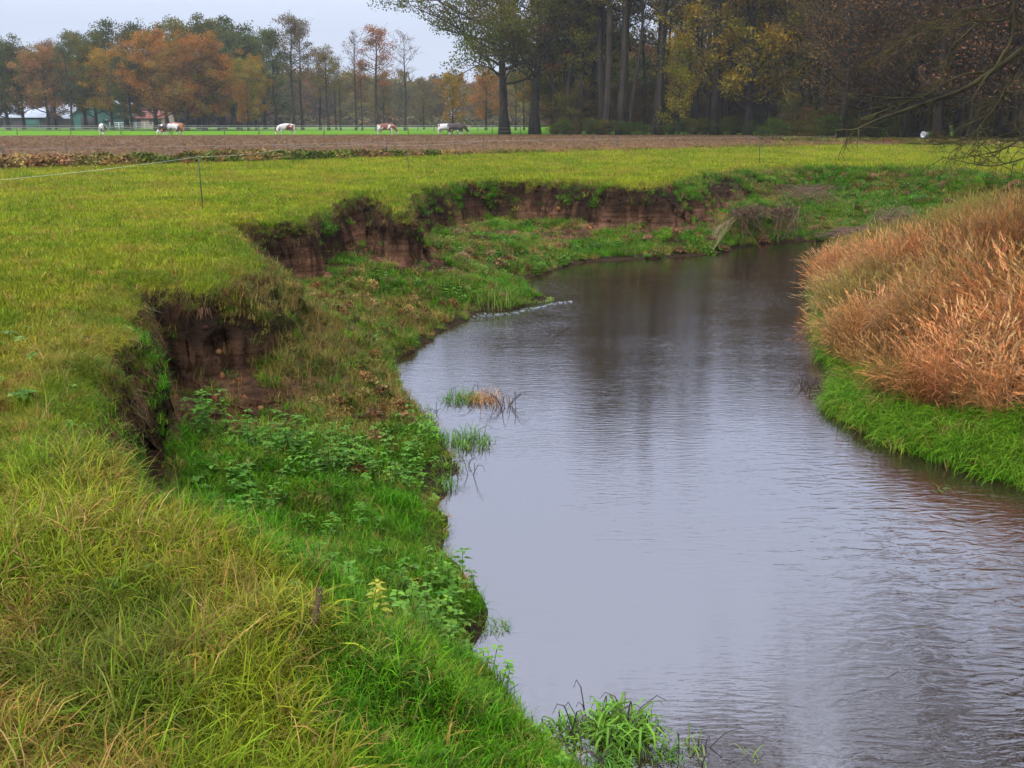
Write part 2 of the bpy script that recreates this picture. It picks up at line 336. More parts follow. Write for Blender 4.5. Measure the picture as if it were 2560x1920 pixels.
def ground_colour(T):
    X, Y = T['x'], T['y']; n = len(X)
    c = np.tile(C_MEAD, (n, 1))
    c = lerp(c, C_MEAD*np.array([1.25, 1.05, .9]), sm((fbm(X*.25, Y*.5, 41)-.45)*5)*.8)
    c = lerp(c, np.array([.20, .17, .04]), sm((fbm(X*.9, Y*.9, 42)-.62)*7)*.6)
    c = lerp(c, C_PAST, sm((Y-130)/6))
    bank = T['zone'] == 1
    cb = lerp(np.tile(C_LUSH*.8, (n, 1)), C_TAWN*.6, sm((fbm(X*.8, Y*.8, 43)-.5)*6)*.8)
    c = np.where(bank[:, None], cb, c)
    cr = lerp(np.tile(np.array([.09, .08, .03]), (n, 1)), C_LUSH*.7, sm((1.6-T['dR'])/1.0))
    c = np.where((T['zone'] == 2)[:, None], cr, c)
    c = np.where((T['zone'] == 3)[:, None], np.array([.07, .045, .025]), c)
    # soil, redder below and dark humus with painted undercut shade right under the turf
    s = lerp(np.tile(C_SOIL, (n, 1)), np.array([.16, .080, .046]), sm((fbm(X*1.5, Y*1.5, 45)-.45)*5))
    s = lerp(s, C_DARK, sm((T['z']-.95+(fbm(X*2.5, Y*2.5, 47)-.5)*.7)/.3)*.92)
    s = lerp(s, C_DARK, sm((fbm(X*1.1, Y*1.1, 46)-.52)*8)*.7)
    for (px, py) in ((1890, 575), (1975, 565)): cx, cy = P(px, py, .6); s = lerp(s, np.array([.012, .008, .006]), np.clip(1.6-np.hypot(X-cx, Y-cy), 0, 1))  # near-black colour paints the shade of the two hollows under the roots
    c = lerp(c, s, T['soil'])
    # muddy waterline
    c = lerp(c, np.array([.035, .024, .015]), (T['zone'] == 1)*sm((.16-T['z'])/.06))
    return c
def ground_mesh():
    az = np.concatenate([np.arange(-180, -60, 4.0), np.arange(-60, -33, 1.0), np.arange(-33, 33, .105), np.arange(33, 60, 1.0), np.arange(60, 180, 4.0)])
    az = np.radians(az); na = len(az)
    r = [.25]
    while r[-1] < 500:
        q = r[-1]; r.append(q+(max(.035, .0055*q) if q < 62 else .03*q))
    r = np.array(r); nr = len(r)
    A, Rr = np.meshgrid(az, r); X = (np.sin(A)*Rr).ravel(); Y = (np.cos(A)*Rr).ravel()
    T = terrain(X, Y); Z = T['z'].copy()
    # ditch
    V = np.stack([X, Y, Z], 1)
    # break the bare faces up sideways so they are not combed smooth
    s = T['soil']*(T['zone'] == 1)
    V[:, 0] += s*(fbm(Y*3+Z*6, Z*5+X*3, 51)-.5)*.34; V[:, 1] += s*(fbm(X*3+Z*5, Z*6, 52)-.5)*.34; V[:, 2] += s*(fbm(X*5, Y*5, 53)-.5)*.12
    i = np.arange(nr-1)[:, None]*na; j = np.arange(na)[None]; j2 = (j+1) % na
    F = np.stack([i+j, i+j2, i+na+j2, i+na+j], -1).reshape(-1, 4)
    V = np.vstack([V, [(0, 0, HM)]]); c0 = len(V)-1
    F3 = np.array([(c0, (k+1) % na, k) for k in range(na)])
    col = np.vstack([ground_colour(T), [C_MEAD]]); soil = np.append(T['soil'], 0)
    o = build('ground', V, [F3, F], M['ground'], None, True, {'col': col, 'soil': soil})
    return tag(o, kind='structure')
ground_mesh()
def water_mesh():
    xs = np.arange(-8, 86, .25); ys = np.arange(-9, 42, .25)
    X, Y = np.meshgrid(xs, ys); shp = X.shape
    ins = inpoly(X.ravel(), Y.ravel(), WATER); dl, _ = pdist(X.ravel(), Y.ravel(), LW); dR_, _ = pdist(X.ravel(), Y.ravel(), RW)
    keep = (ins | (np.minimum(dl, dR_) < .7)).reshape(shp)
    idx = np.arange(X.size).reshape(shp)
    k = keep[:-1, :-1] & keep[1:, :-1] & keep[:-1, 1:] & keep[1:, 1:]
    F = np.stack([idx[:-1, :-1][k], idx[:-1, 1:][k], idx[1:, 1:][k], idx[1:, :-1][k]], -1)
    V = np.stack([X.ravel(), Y.ravel(), np.zeros(X.size)], 1)
    u, inv = np.unique(F, return_inverse=True)
    o = build('river', V[u], inv.reshape(F.shape), M['water'], None, True); tag(o, kind='structure')
water_mesh()
def field_mesh():
    # between the ditch and the pasture
    near = [(-160, -60)]+[(x-2.0, y+3.0) for x, y in DITCH[1:5]]+[(38, 92), (48, 104)]
    nx = np.array([p[0] for p in near]); ny = np.array([p[1] for p in near])
    xs = np.linspace(-150, 56, 260); yn = np.interp(xs, nx, ny); yf = 140+1.5*(vn(xs*.1, xs*0, 61)-.5)+np.clip(xs-20, 0, 99)*-.35
    rows = 200; V = []
    for k in range(rows):
        t = (k/(rows-1))**1.3; V.append(np.stack([xs, yn+(yf-yn)*t, np.full(len(xs), HM)], 1))
    V = np.concatenate(V); V[:, 2] += .05+(fbm(V[:, 0]*1.3, V[:, 1]*1.3, 62)-.5)*.18
    na = len(xs); i = np.arange(rows-1)[:, None]*na; j = np.arange(na-1)[None]
    F = np.stack([i+j, i+j+1, i+na+j+1, i+na+j], -1).reshape(-1, 4)
    tag(build('ploughed_field', V, F, M['field'], None, True), kind='structure')
field_mesh()
HAZE = 0.00022
# ------------------------------------------------------------------ clump templates (instanced by the uncountable greenery)
def blades(rng, n, radius, lmin, lmax, width, bend=.6, lean=.25, segs=3, wind=(0, 0), tone=(0, 1)):
    mb = MB()
    for k in range(n):
        L = rng.uniform(lmin, lmax); a = rng.uniform(0, 6.283); r = radius*math.sqrt(rng.uniform(0, 1))
        bx, by = r*math.cos(a), r*math.sin(a); d = rng.uniform(0, 6.283)
        dx, dy = math.cos(d)+wind[0], math.sin(d)+wind[1]; nn = math.hypot(dx, dy)+1e-6; dx /= nn; dy /= nn
        ln = abs(rng.gauss(lean, lean*.6)); bd = bend*rng.uniform(.4, 1.4); w = width*rng.uniform(.6, 1.3)
        sx, sy = -dy, dx; V = []; x = y = z = 0.0; ang = ln
        for s in range(segs+1):
            t = s/segs; ww = w*(1-t)**.7*.5 if s else w*.4
            V += [(bx+x-sx*ww, by+y-sy*ww, z), (bx+x+sx*ww, by+y+sy*ww, z)]
            st = L/segs; x += math.sin(ang)*dx*st; y += math.sin(ang)*dy*st; z += math.cos(ang)*st; ang += bd*(.6+.8*t)
        mb.add(V, None, [(2*s, 2*s+1, 2*s+3, 2*s+2) for s in range(segs)], rng.uniform(*tone))
    return mb
def reedstems(rng, n, radius, h0, h1, wind):
    mb = MB()
    for k in range(n):
        L = rng.uniform(h0, h1); a = rng.uniform(0, 6.283); r = radius*math.sqrt(rng.uniform(0, 1)); bx, by = r*math.cos(a), r*math.sin(a)
        d = rng.uniform(0, 6.283); dx = math.cos(d)*.45+wind[0]; dy = math.sin(d)*.45+wind[1]
        pts = []; q = np.array([bx, by, -.03]); v = np.array([dx*.25, dy*.25, 1.0])
        for s in range(6):
            pts.append(q.copy()); v = v/np.linalg.norm(v); q = q+v*L/5; v = v+np.array([dx*.22, dy*.22, -.06*s])
        tn = rng.uniform(0, .75)
        pts = np.array(pts); mb.tube(pts, np.linspace(.0032, .0018, 6), 3, tn, False)
        for s in (1, 2, 2, 3, 3, 4):                       # drooping dry leaves
            b = pts[s]; az = rng.uniform(0, 6.283); lx, ly = math.cos(az)+dx, math.sin(az)+dy; LL = rng.uniform(.16, .34); w = rng.uniform(.005, .010)
            V = []; z = .0; rr = 0; up = rng.uniform(.2, .9)
            for u in range(4):
                t = u/3; wd = w*(1-t)**.6*.5; V += [(b[0]+lx*rr+ly*wd, b[1]+ly*rr-lx*wd, b[2]+z), (b[0]+lx*rr-ly*wd, b[1]+ly*rr+lx*wd, b[2]+z)]
                rr += LL/4; z += LL/3*(up-1.3*t)
            mb.add(V, None, [(2*u, 2*u+1, 2*u+3, 2*u+2) for u in range(3)], rng.uniform(0, .8))
        tip = pts[-1]; dv = pts[-1]-pts[-2]; dv /= np.linalg.norm(dv)     # plume
        for u in range(7):
            t = u/7*.16; w = .012*(1-u/9); az = rng.uniform(0, 6.283); o_ = np.array([math.cos(az), math.sin(az), .3])*w*1.6
            c = tip+dv*(t-.10); mb.add([c, c+dv*.05+o_*.4, c+dv*.07+o_, c+dv*.03+o_*.8], None, [(0, 1, 2, 3)], rng.uniform(.9, 1.25))
    return mb
def nettle(mb, rng, x, y, h, leaf, tonebase=.5):
    lx, ly = rng.uniform(-.12, .12), rng.uniform(-.12, .12); n = max(3, int(h/.055))
    pts = [(x+lx*t*h, y+ly*t*h, h*t) for t in (0, .33, .66, 1)]; mb.tube(pts, .003, 3, .25, False)
    for k in range(n):
        t = (k+1.5)/(n+.5); t = min(t, 1)
        s = leaf*(.65+.6*math.sin(min(1, t)*2.6)); base = np.array([x+lx*t*h, y+ly*t*h, h*t]); a0 = (k % 2)*1.57+rng.uniform(-.3, .3)
        for a in ((a0, a0+3.14) if k < n-1 else (a0, a0+1.57, a0+3.14, a0+4.71)):
            d = np.array([math.cos(a), math.sin(a), rng.uniform(-.15, .25)]); e_ = np.array([-math.sin(a), math.cos(a), 0]); up = np.array([0, 0, 1.0]); sz = s*rng.uniform(.8, 1.2)
            V = [base+d*sz*.15, base+d*sz*.4+e_*sz*.34+up*sz*.07, base+d*sz*.78+e_*sz*.26+up*sz*.02, base+d*sz*1.22-up*sz*.12,
                 base+d*sz*.78-e_*sz*.26+up*sz*.02, base+d*sz*.4-e_*sz*.34+up*sz*.07, base+d*sz*.6-up*sz*.03]
            mb.add(V, [(0, 1, 6), (1, 2, 6), (2, 3, 6), (3, 4, 6), (4, 5, 6), (5, 0, 6)], None, tonebase+rng.uniform(-.3, .4))
def leafball(rng, n, rad, leaf, flat=.8):
    mb = MB()
    for k in range(n):
        v = np.array([rng.gauss(0, 1), rng.gauss(0, 1), rng.gauss(0, 1)*flat]); v /= np.linalg.norm(v)+1e-6
        c = v*rad*(.35+.65*rng.random()); c[2] = abs(c[2])*1.1
        a = np.array([rng.gauss(0, 1), rng.gauss(0, 1), rng.gauss(0, 1)]); a /= np.linalg.norm(a); b = np.cross(a, v); b /= np.linalg.norm(b)+1e-6
        s = leaf*rng.uniform(.6, 1.3); mb.add([c-a*s, c+b*s*.55, c+a*s, c-b*s*.55], None, [(0, 1, 2, 3)], rng.random())
    return mb
def library(name, makers, mat):
    c = bpy.data.collections.new(name+'_forms')
    for k, mb in enumerate(makers):
        o = mb.build('%s_form_%s' % (name, 'abcdefghij'[k]), mat, None, False, link=False); c.objects.link(o)
    return c
def gn_group(coll):
    ng = bpy.data.node_groups.new(coll.name+'_scatter', 'GeometryNodeTree')
    ng.interface.new_socket('Geometry', in_out='INPUT', socket_type='NodeSocketGeometry'); ng.interface.new_socket('Geometry', in_out='OUTPUT', socket_type='NodeSocketGeometry')
    N, L = ng.nodes.new, ng.links.new
    gi, go = N('NodeGroupInput'), N('NodeGroupOutput'); ip = N('GeometryNodeInstanceOnPoints'); ci = N('GeometryNodeCollectionInfo')
    ci.inputs['Collection'].default_value = coll; ci.inputs['Separate Children'].default_value = True; ci.inputs['Reset Children'].default_value = True
    def att(n, t):
        a = N('GeometryNodeInputNamedAttribute'); a.data_type = t; a.inputs['Name'].default_value = n; return a.outputs['Attribute']
    L(gi.outputs[0], ip.inputs['Points']); L(ci.outputs[0], ip.inputs['Instance']); ip.inputs['Pick Instance'].default_value = True
    L(att('idx', 'INT'), ip.inputs['Instance Index']); L(att('rot', 'FLOAT_VECTOR'), ip.inputs['Rotation']); L(att('scl', 'FLOAT_VECTOR'), ip.inputs['Scale'])
    L(ip.outputs[0], go.inputs[0]); return ng
NPR = np.random.RandomState(3)
def scatter(name, pts, coll, scl, col, tilt=.1, rz=None, zs=None, **kw):
    """an uncountable cover of small plants: one object"""
    n = len(pts)
    me = bpy.data.meshes.new(name); me.vertices.add(n); me.vertices.foreach_set('co', np.asarray(pts, np.float32).ravel())
    a = me.attributes.new('idx', 'INT', 'POINT'); a.data.foreach_set('value', NPR.randint(0, len(coll.objects), n).astype(np.int32))
    rot = np.stack([NPR.normal(0, tilt, n), NPR.normal(0, tilt, n), NPR.uniform(0, 6.283, n) if rz is None else rz], 1)
    a = me.attributes.new('rot', 'FLOAT_VECTOR', 'POINT'); a.data.foreach_set('vector', rot.astype(np.float32).ravel())
    scl = np.broadcast_to(scl, (n,)); s3 = np.stack([scl, scl, scl*(1 if zs is None else zs)], 1)
    a = me.attributes.new('scl', 'FLOAT_VECTOR', 'POINT'); a.data.foreach_set('vector', s3.astype(np.float32).ravel())
    a = me.attributes.new('col', 'FLOAT_VECTOR', 'POINT'); a.data.foreach_set('vector', np.asarray(col, np.float32).ravel())
    o = bpy.data.objects.new(name, me); COL.objects.link(o)
    md = o.modifiers.new('scatter', 'NODES'); md.node_group = gn_group(coll)
    return tag(o, kind='stuff', **kw)
def sample(n, r0, r1, a0=-31, a1=31, p=1.0):
    """ground points in a sector; p=1 gives even cover per square metre, p<1 thins with distance"""
    u = NPR.rand(n); e_ = p+1 if p > -1 else 1e-3
    r = (r0**e_+u*(r1**e_-r0**e_))**(1/e_) if abs(p+1) > 1e-3 else r0*(r1/r0)**u
    a = np.radians(NPR.uniform(a0, a1, n)); return np.sin(a)*r, np.cos(a)*r
def sel(T, m): return {k: v[m] for k, v in T.items()}
def xyz(T): return np.stack([T['x'], T['y'], T['z']], 1)
def jit(c, s=.12): return np.clip(c*(1+NPR.normal(0, s, (len(c), 1)))*(1+NPR.normal(0, s*.4, c.shape)), .003, .9)
rr = random.Random(11)
# bunches of different habit
LIB_SHORT = library('turf', [blades(rr, 20, .07, .035, .085, .008, .9, .5, 2) for k in range(4)], M['grass'])
LIB_LONG = library('long_grass', [blades(rr, 36, .08, .07, .235, .0048, .9, .55, 4, (.35, -.1)) for k in range(5)], M['grass'])
LIB_LUSH = library('lush_grass', [blades(rr, 36, .09, .05, .17, .0068, .95, .4, 3) for k in range(5)], M['grass'])
LIB_DRY = library('dry_stalks', [blades(rr, 14, .10, .18, .44, .0036, .28, .16, 4, (.2, 0)) for k in range(4)], M['grass'])
LIB_REED = library('reeds', [reedstems(rr, 13, .17, .85, 1.3, (-.42, -.16)) for k in range(6)], M['grass'])
LIB_MARSH = library('marsh_grass', [blades(rr, 34, .12, .22, .5, .011, 1.25, .5, 4, (-.7, -.4)) for k in range(4)], M['grass'])
def nmk(k):
    mb = MB()
    for j in range(4): nettle(mb, rr, rr.uniform(-.13, .13), rr.uniform(-.13, .13), rr.uniform(.08, .24), .042)
    return mb
LIB_NET = library('nettle_patch', [nmk(k) for k in range(5)], M['grass'])
LIB_BUSH = library('weed', [leafball(rr, 260, .32, .055, 1.0) for k in range(4)], M['grass'])
# ---- meadow turf, thinning with distance while each bunch grows
def near_mix(T):
    """0 short bright turf .. 1 long rough tawny grass; by place"""
    d = T['dr']; Y = T['y']
    return np.clip(sm((11-np.hypot(T['x'], Y))/4)+sm((1.0-d)/.8)*.7*sm((12-Y)/3), 0, 1)
def meadow_colour(T, mix):
    X, Y = T['x'], T['y']; n = len(X)
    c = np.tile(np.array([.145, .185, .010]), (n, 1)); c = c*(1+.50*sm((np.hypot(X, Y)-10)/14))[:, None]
    c = lerp(c, np.array([.070, .150, .006]), NPR.rand(n)*sm((fbm(X*.7, Y*.7, 71)-.35)*4))
    c = lerp(c, np.array([.25, .20, .035]), sm((fbm(X*1.1, Y*1.1, 72)-.50)*6)*NPR.rand(n)*.9)
    c = lerp(c, np.array([.30, .20, .075]), (NPR.rand(n) < (.05+.20*mix*sm((fbm(X*.9, Y*.9, 73)-.40)*5)))*.9)
    c = lerp(c, np.array([.20, .115, .035]), mix*sm((fbm(X*2.0, Y*2.0, 70)-.57)*9)*.75*(NPR.rand(n) < .7))
    c = lerp(c, np.array([.035, .085, .006]), mix*sm((fbm(X*1.6, Y*1.6, 69)-.55)*8)*.65)
    return c
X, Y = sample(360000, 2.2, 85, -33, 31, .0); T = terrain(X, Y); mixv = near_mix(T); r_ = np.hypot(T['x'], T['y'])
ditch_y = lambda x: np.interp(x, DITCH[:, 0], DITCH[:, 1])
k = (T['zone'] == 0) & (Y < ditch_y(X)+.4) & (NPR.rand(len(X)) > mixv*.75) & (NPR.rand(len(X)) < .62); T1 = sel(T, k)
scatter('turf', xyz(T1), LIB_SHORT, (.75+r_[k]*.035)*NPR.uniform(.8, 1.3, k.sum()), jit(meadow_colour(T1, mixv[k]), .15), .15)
X, Y = sample(60000, 2.0, 15, -34, 31, .35); T = terrain(X, Y); mixv = near_mix(T); r_ = np.hypot(T['x'], T['y'])
k = (T['zone'] == 0) & (NPR.rand(len(X)) < mixv*(.45+.8*fbm(X*1.3, Y*1.3, 74))); T1 = sel(T, k)
lean = fbm(T1['x']*.8, T1['y']*.8, 75)*8
scatter('long_grass', xyz(T1), LIB_LONG, NPR.uniform(.6, 1.15, k.sum())*(.55+.75*sm((fbm(T1['x']*1.7, T1['y']*1.7, 78)-.35)*3.5))*(.8+.25*sm((9-r_[k])/4)), jit(meadow_colour(T1, .35+.65*mixv[k]), .18), .3, lean+NPR.normal(0, .9, k.sum()))
# fringe along the lip: hangs over the edge
X, Y = sample(260000, 2.5, 50, -33, 31, .1); T = terrain(X, Y); r_ = np.hypot(T['x'], T['y'])
k = ((T['zone'] == 0) & (T['dr'] < .4)) | ((T['zone'] == 1) & (T['dr'] < .14)); T1 = sel(T, k)
cf = lerp(meadow_colour(T1, np.full(k.sum(), .5)), np.array([.06, .12, .012]), (NPR.rand(k.sum()) < .5)*.8)
scatter('overhanging_grass', xyz(T1), LIB_LONG, NPR.uniform(.55, 1.0, k.sum())*(.75+r_[k]*.008), jit(cf, .2), .5)
# matted roots and dead thatch hanging from the undercut turf
LIB_ROOT = library('hanging_roots', [blades(rr, 26, .10, .10, .34, .007, .25, .2, 3) for k in range(4)], M['grass'])
X, Y = sample(200000, 4.5, 50, -33, 31, .1); T = terrain(X, Y)
k = (T['zone'] == 1) & (T['dr'] < .22) & (T['soil'] > .5); T1 = sel(T, k); n = k.sum(); q = xyz(T1); q[:, 2] = np.minimum(q[:, 2]+.05, HM-.05)
cr0 = lerp(np.tile(np.array([.050, .030, .018]), (n, 1)), np.array([.15, .10, .05]), (NPR.rand(n) < .3)*.8)
o = scatter('hanging_roots', q, LIB_ROOT, NPR.uniform(.4, 1.15, n), jit(cr0, .3), .3)
a_ = o.data.attributes['rot']; rv = np.zeros(n*3, np.float32); a_.data.foreach_get('vector', rv); rv = rv.reshape(-1, 3); rv[:, 0] += math.pi; a_.data.foreach_set('vector', rv.ravel())
# crumbled clods on the bare earth
def clod(rg_):
    mb = MB(); n_ = 7; V = []; 
    for i in range(4):
        for j in range(n_):
            a = j/n_*6.283; r = math.sin((i+.6)/4.2*math.pi)*rg_.uniform(.75, 1.2); V.append((r*math.cos(a), r*math.sin(a)*.8, math.cos((i+.6)/4.2*math.pi)*.7*rg_.uniform(.8, 1.2)))
    V += [(0, 0, .8), (0, 0, -.8)]; V = np.array(V)*.06
    F = [(i*n_+j, (i+1)*n_+j, (i+1)*n_+(j+1) % n_, i*n_+(j+1) % n_) for i in range(3) for j in range(n_)]; F3 = [(28, j, (j+1) % n_) for j in range(n_)]+[(29, 21+(j+1) % n_, 21+j) for j in range(n_)]
    mb.add(V, F3, F, .4); return mb
LIB_CLOD = library('earth_clods', [clod(rr) for k in range(5)], M['grass'])
X, Y = sample(60000, 4.5, 45, -33, 31, .2); T = terrain(X, Y); k = (T['soil'] > .45) & (NPR.rand(len(X)) < .1+.4*fbm(X*2, Y*2, 79)); T1 = sel(T, k); n = k.sum()
scatter('earth_clods', xyz(T1), LIB_CLOD, NPR.uniform(.2, 1.0, n)**2*(.7+T1['y']*.03), jit(ground_colour(T1)*1.15, .25), .8)
# ---- dry seeding stalks among the rough grass and on the knoll of the bank
def blob(T, px, py, zp, rx, ry):
    cx, cy = P(px, py, zp); return np.exp(-((T['x']-cx)/rx)**2-((T['y']-cy)/ry)**2)
X, Y = sample(60000, 2.5, 30, -33, 20, .4); T = terrain(X, Y)
den = 1.0*blob(T, 640, 800, 1.2, 1.3, 2.2)+.9*blob(T, 720, 900, .8, 1.2, 1.6)+.8*blob(T, 560, 760, 1.4, .7, 1.4)+.35*blob(T, 900, 960, .3, .7, 1.1)
den = den*(T['zone'] == 1)
den += .35*(T['zone'] == 0)*sm((.9-T['dr'])/.7)*sm((9-T['y'])/2)*fbm(X*2, Y*2, 77)*2 + .04*(T['zone'] == 0)*sm((7-T['y'])/3)+.8*blob(T, 930, 1690, 1.0, .22, .35)
den += .6*blob(T, 870, 720, .8, 1.4, 1.8)+.5*blob(T, 1150, 690, .3, 1.2, 2.0)
k = (NPR.rand(len(X)) < den*(.20+.22*(T['zone'] == 1))*(1-.85*T['soil'])) & (T['zone'] < 2); T1 = sel(T, k)
cd = lerp(np.tile(C_DRY, (k.sum(), 1)), np.array([.22, .20, .05]), NPR.rand(k.sum())*.8); cd = lerp(cd, np.array([.22, .11, .06]), (NPR.rand(k.sum()) < .2)*.8)
scatter('dry_stalks', xyz(T1), LIB_DRY, NPR.uniform(.6, 1.15, k.sum())*(.75+.05*(T1['y'] > 9)), jit(cd, .2), .2)
# ---- lush grass of the lower bank
X, Y = sample(230000, 2.2, 52, -30, 33, .15); T = terrain(X, Y); r_ = np.hypot(T['x'], T['y'])
patch = fbm(X*.8, Y*.8, 81); bare = T['soil']
k = (T['zone'] == 1) & (NPR.rand(len(X)) > bare*(.95-.9*sm((fbm(X*1.2, Y*1.2, 85)-.55)*9))) & (T['z'] > .06+.08*vn(X*2, Y*2, 80)) & (NPR.rand(len(X)) < .35+patch); T1 = sel(T, k); n = k.sum()
cl = np.tile(np.array([.055, .180, .004]), (n, 1))
cl = lerp(cl, np.array([.11, .20, .010]), NPR.rand(n)*sm((fbm(T1['x']*1.6, T1['y']*1.6, 82)-.4)*4))
cl = lerp(cl, np.array([.22, .17, .05]), (NPR.rand(n) < .10+.75*sm((fbm(T1['x']*.9, T1['y']*.9, 83)-.55)*7)*sm((T1['y']-9)/5))*.85)
KN = lambda T: np.clip(1.0*blob(T, 640, 800, 1.2, 1.5, 2.4)+1.0*blob(T, 740, 880, .8, 1.4, 2.0)+.9*blob(T, 870, 720, .8, 1.6, 2.0)+.9*blob(T, 960, 1000, .3, .6, 1.0)+.6*blob(T, 1100, 640, .5, 2.2, 2.2), 0, 1)
cl = lerp(cl, np.array([.15, .115, .035]), (NPR.rand(n) < .9*KN(T1))*.85); cl = lerp(cl, np.array([.025, .075, .006]), (NPR.rand(n) < .30)*.8)
cl = lerp(cl, np.array([.17, .09, .05]), (NPR.rand(n) < .10*sm((T1['y']-20)/6))*.8)
scatter('bank_grass', xyz(T1), LIB_LUSH, NPR.uniform(.6, 1.25, n)*(.85+r_[k]*.022), jit(cl, .2), .22)
# longer arching grass in drifts on the bank and along the water
X, Y = sample(70000, 2.2, 50, -20, 33, .2); T = terrain(X, Y); r_ = np.hypot(T['x'], T['y'])
pr = .9*sm((.5-T['dw'])/.4)+.8*sm((fbm(X*.55, Y*.55, 84)-.56)*8)
k = (T['zone'] == 1) & (NPR.rand(len(X)) < pr*.6) & (T['z'] > .02) & (T['soil'] < .5); T1 = sel(T, k); n = k.sum()
cl = lerp(np.tile(np.array([.085, .17, .008]), (n, 1)), np.array([.25, .19, .06]), (NPR.rand(n) < .30)*.9)
scatter('waterside_grass', xyz(T1), LIB_LONG, NPR.uniform(.6, 1.15, n)*(.8+r_[k]*.018), jit(cl, .2), .25)
# ---- nettles in patches on the slope
X, Y = sample(26000, 3.5, 34, -26, 12, .7); T = terrain(X, Y)
den = sm((fbm(X*1.15, Y*1.15, 86)-.50)*7)*sm((T['dr']-.7)/.5)*(.25+.75*sm((22-T['y'])/8))
k = (T['zone'] == 1) & (NPR.rand(len(X)) < den*.38) & (T['soil'] < .4) & (T['z'] > .12); T1 = sel(T, k); n = k.sum()
cn = lerp(np.tile(np.array([.050, .150, .012]), (n, 1)), np.array([.10, .22, .035]), NPR.rand(n))
scatter('nettles', xyz(T1), LIB_NET, NPR.uniform(.7, 1.3, n), jit(cn, .15), .12)
# ---- coarse dying weeds on the knoll and here and there on the near slope
X, Y = sample(16000, 5, 27, -30, 14, .6); T = terrain(X, Y); kn = KN(T)
k = (T['zone'] == 1) & (NPR.rand(len(X)) < .55*kn+.14*sm((fbm(X*.9, Y*.9, 87)-.5)*6)*(Y > 13)) & (T['soil'] < .5) & (T['dr'] > .3) & (T['dw'] > .35); T1 = sel(T, k); n = k.sum()
cw = lerp(np.tile(np.array([.11, .065, .028]), (n, 1)), np.array([.055, .10, .012]), (NPR.rand(n) < .45)*.9); cw = lerp(cw, np.array([.24, .17, .07]), (NPR.rand(n) < .25)*.8)
scatter('slope_weeds', xyz(T1), LIB_BUSH, NPR.uniform(.22, .5, n), jit(cw, .3), .3, zs=1.2)
# ---- far bank: coarse weeds, brown and green
X, Y = sample(9000, 24, 52, -8, 33, .9); T = terrain(X, Y)
k = (T['zone'] == 1) & (NPR.rand(len(X)) < .15+.85*sm((fbm(X*.5, Y*.5, 88)-.45)*6)) & (T['soil'] < .6) & (T['dr'] > .8); T1 = sel(T, k); n = k.sum()
cw = lerp(np.tile(np.array([.055, .13, .018]), (n, 1)), np.array([.16, .085, .05]), (NPR.rand(n) < .34+.5*sm((fbm(T1['x']*.45, T1['y']*.45, 89)-.5)*7))*.9)
scatter('bank_weeds', xyz(T1), LIB_BUSH, NPR.uniform(.35, .95, n), jit(cw, .2), .3, zs=.7)
# ---- right bank: green fringe, then the reed bed
X, Y = sample(40000, 7, 34, 5, 40, .5); T = terrain(X, Y); r_ = np.hypot(T['x'], T['y'])
fr_ = sm((1.45+.9*(fbm(X*.8, Y*.8, 90)-.5)*2-T['dR'])/.4)
fr_ = np.where(T['y'] > 15.6, sm((.5-T['dR'])/.3)*.6, fr_)
k = (T['zone'] == 2) & (NPR.rand(len(X)) < fr_+.10*sm((fbm(X*.7, Y*.7, 91)-.5)*8)) & (T['dR'] > .03); T1 = sel(T, k); n = k.sum()
cm = lerp(np.tile(np.array([.060, .18, .006]), (n, 1)), np.array([.13, .26, .02]), NPR.rand(n)); cm = lerp(cm, C_DRY, (NPR.rand(n) < .06)*.8)
scatter('marsh_grass', xyz(T1), LIB_MARSH, NPR.uniform(.6, 1.15, n), jit(cm, .15), .25, NPR.normal(0, .5, n))
X, Y = sample(26000, 9, 50, 5, 40, .75); T = terrain(X, Y)
edge = np.where(T['y'] > 15.6, .15, 1.05+.9*(fbm(X*.8, Y*.8, 90)-.5)*2)
gaps = 1-.85*sm((fbm(X*.75, Y*.75, 93)-.54)*9)*sm((T['dR']-1)/1)
k = (T['zone'] == 2) & (T['dR'] > edge) & (NPR.rand(len(X)) < gaps*.85); T1 = sel(T, k); n = k.sum()
cr = lerp(np.tile(C_REED, (n, 1)), np.array([.60, .40, .22]), NPR.rand(n)*.8); pt = fbm(T1['x']*1.1, T1['y']*1.1, 100); cr = lerp(cr, np.array([.40, .165, .06]), sm((pt-.52)*9)*.75); cr = lerp(cr, np.array([.50, .37, .20]), sm((.44-pt)*9)*.75)
cr = lerp(cr, np.array([.16, .085, .04]), (NPR.rand(n) < .22)*.8); cr = lerp(cr, np.array([.24, .16, .06]), sm((fbm(T1['x']*.7, T1['y']*.7, 95)-.5)*8)*.7)
cr = lerp(cr, np.array([.22, .20, .06]), sm((fbm(T1['x']*.35, T1['y']*.35, 94)-.42)*5+ (T1['y']-24)/12)*.85)
sc = NPR.uniform(.55, 1.25, n)*(.72+.5*fbm(T1['x']*.9, T1['y']*.9, 92))*(.75+.25*sm((T1['dR']-edge[k])/1.5))*(1-.25*sm((T1['y']-22)/6))
scatter('reed_bed', xyz(T1), LIB_REED, sc, jit(cr, .2), .24, NPR.normal(0, .7, n))
k = (T['zone'] == 2) & (T['dR'] > 2.2) & (NPR.rand(len(X)) < (1-gaps)*.9+.16+.25*sm((T['y']-22)/8)); T1 = sel(T, k); n = k.sum()
scatter('reed_bed_grass', xyz(T1), LIB_MARSH, NPR.uniform(1.2, 2.1, n), jit(lerp(np.tile(np.array([.07, .13, .02]), (n, 1)), C_DRY, NPR.rand(n)*.5), .2), .2)
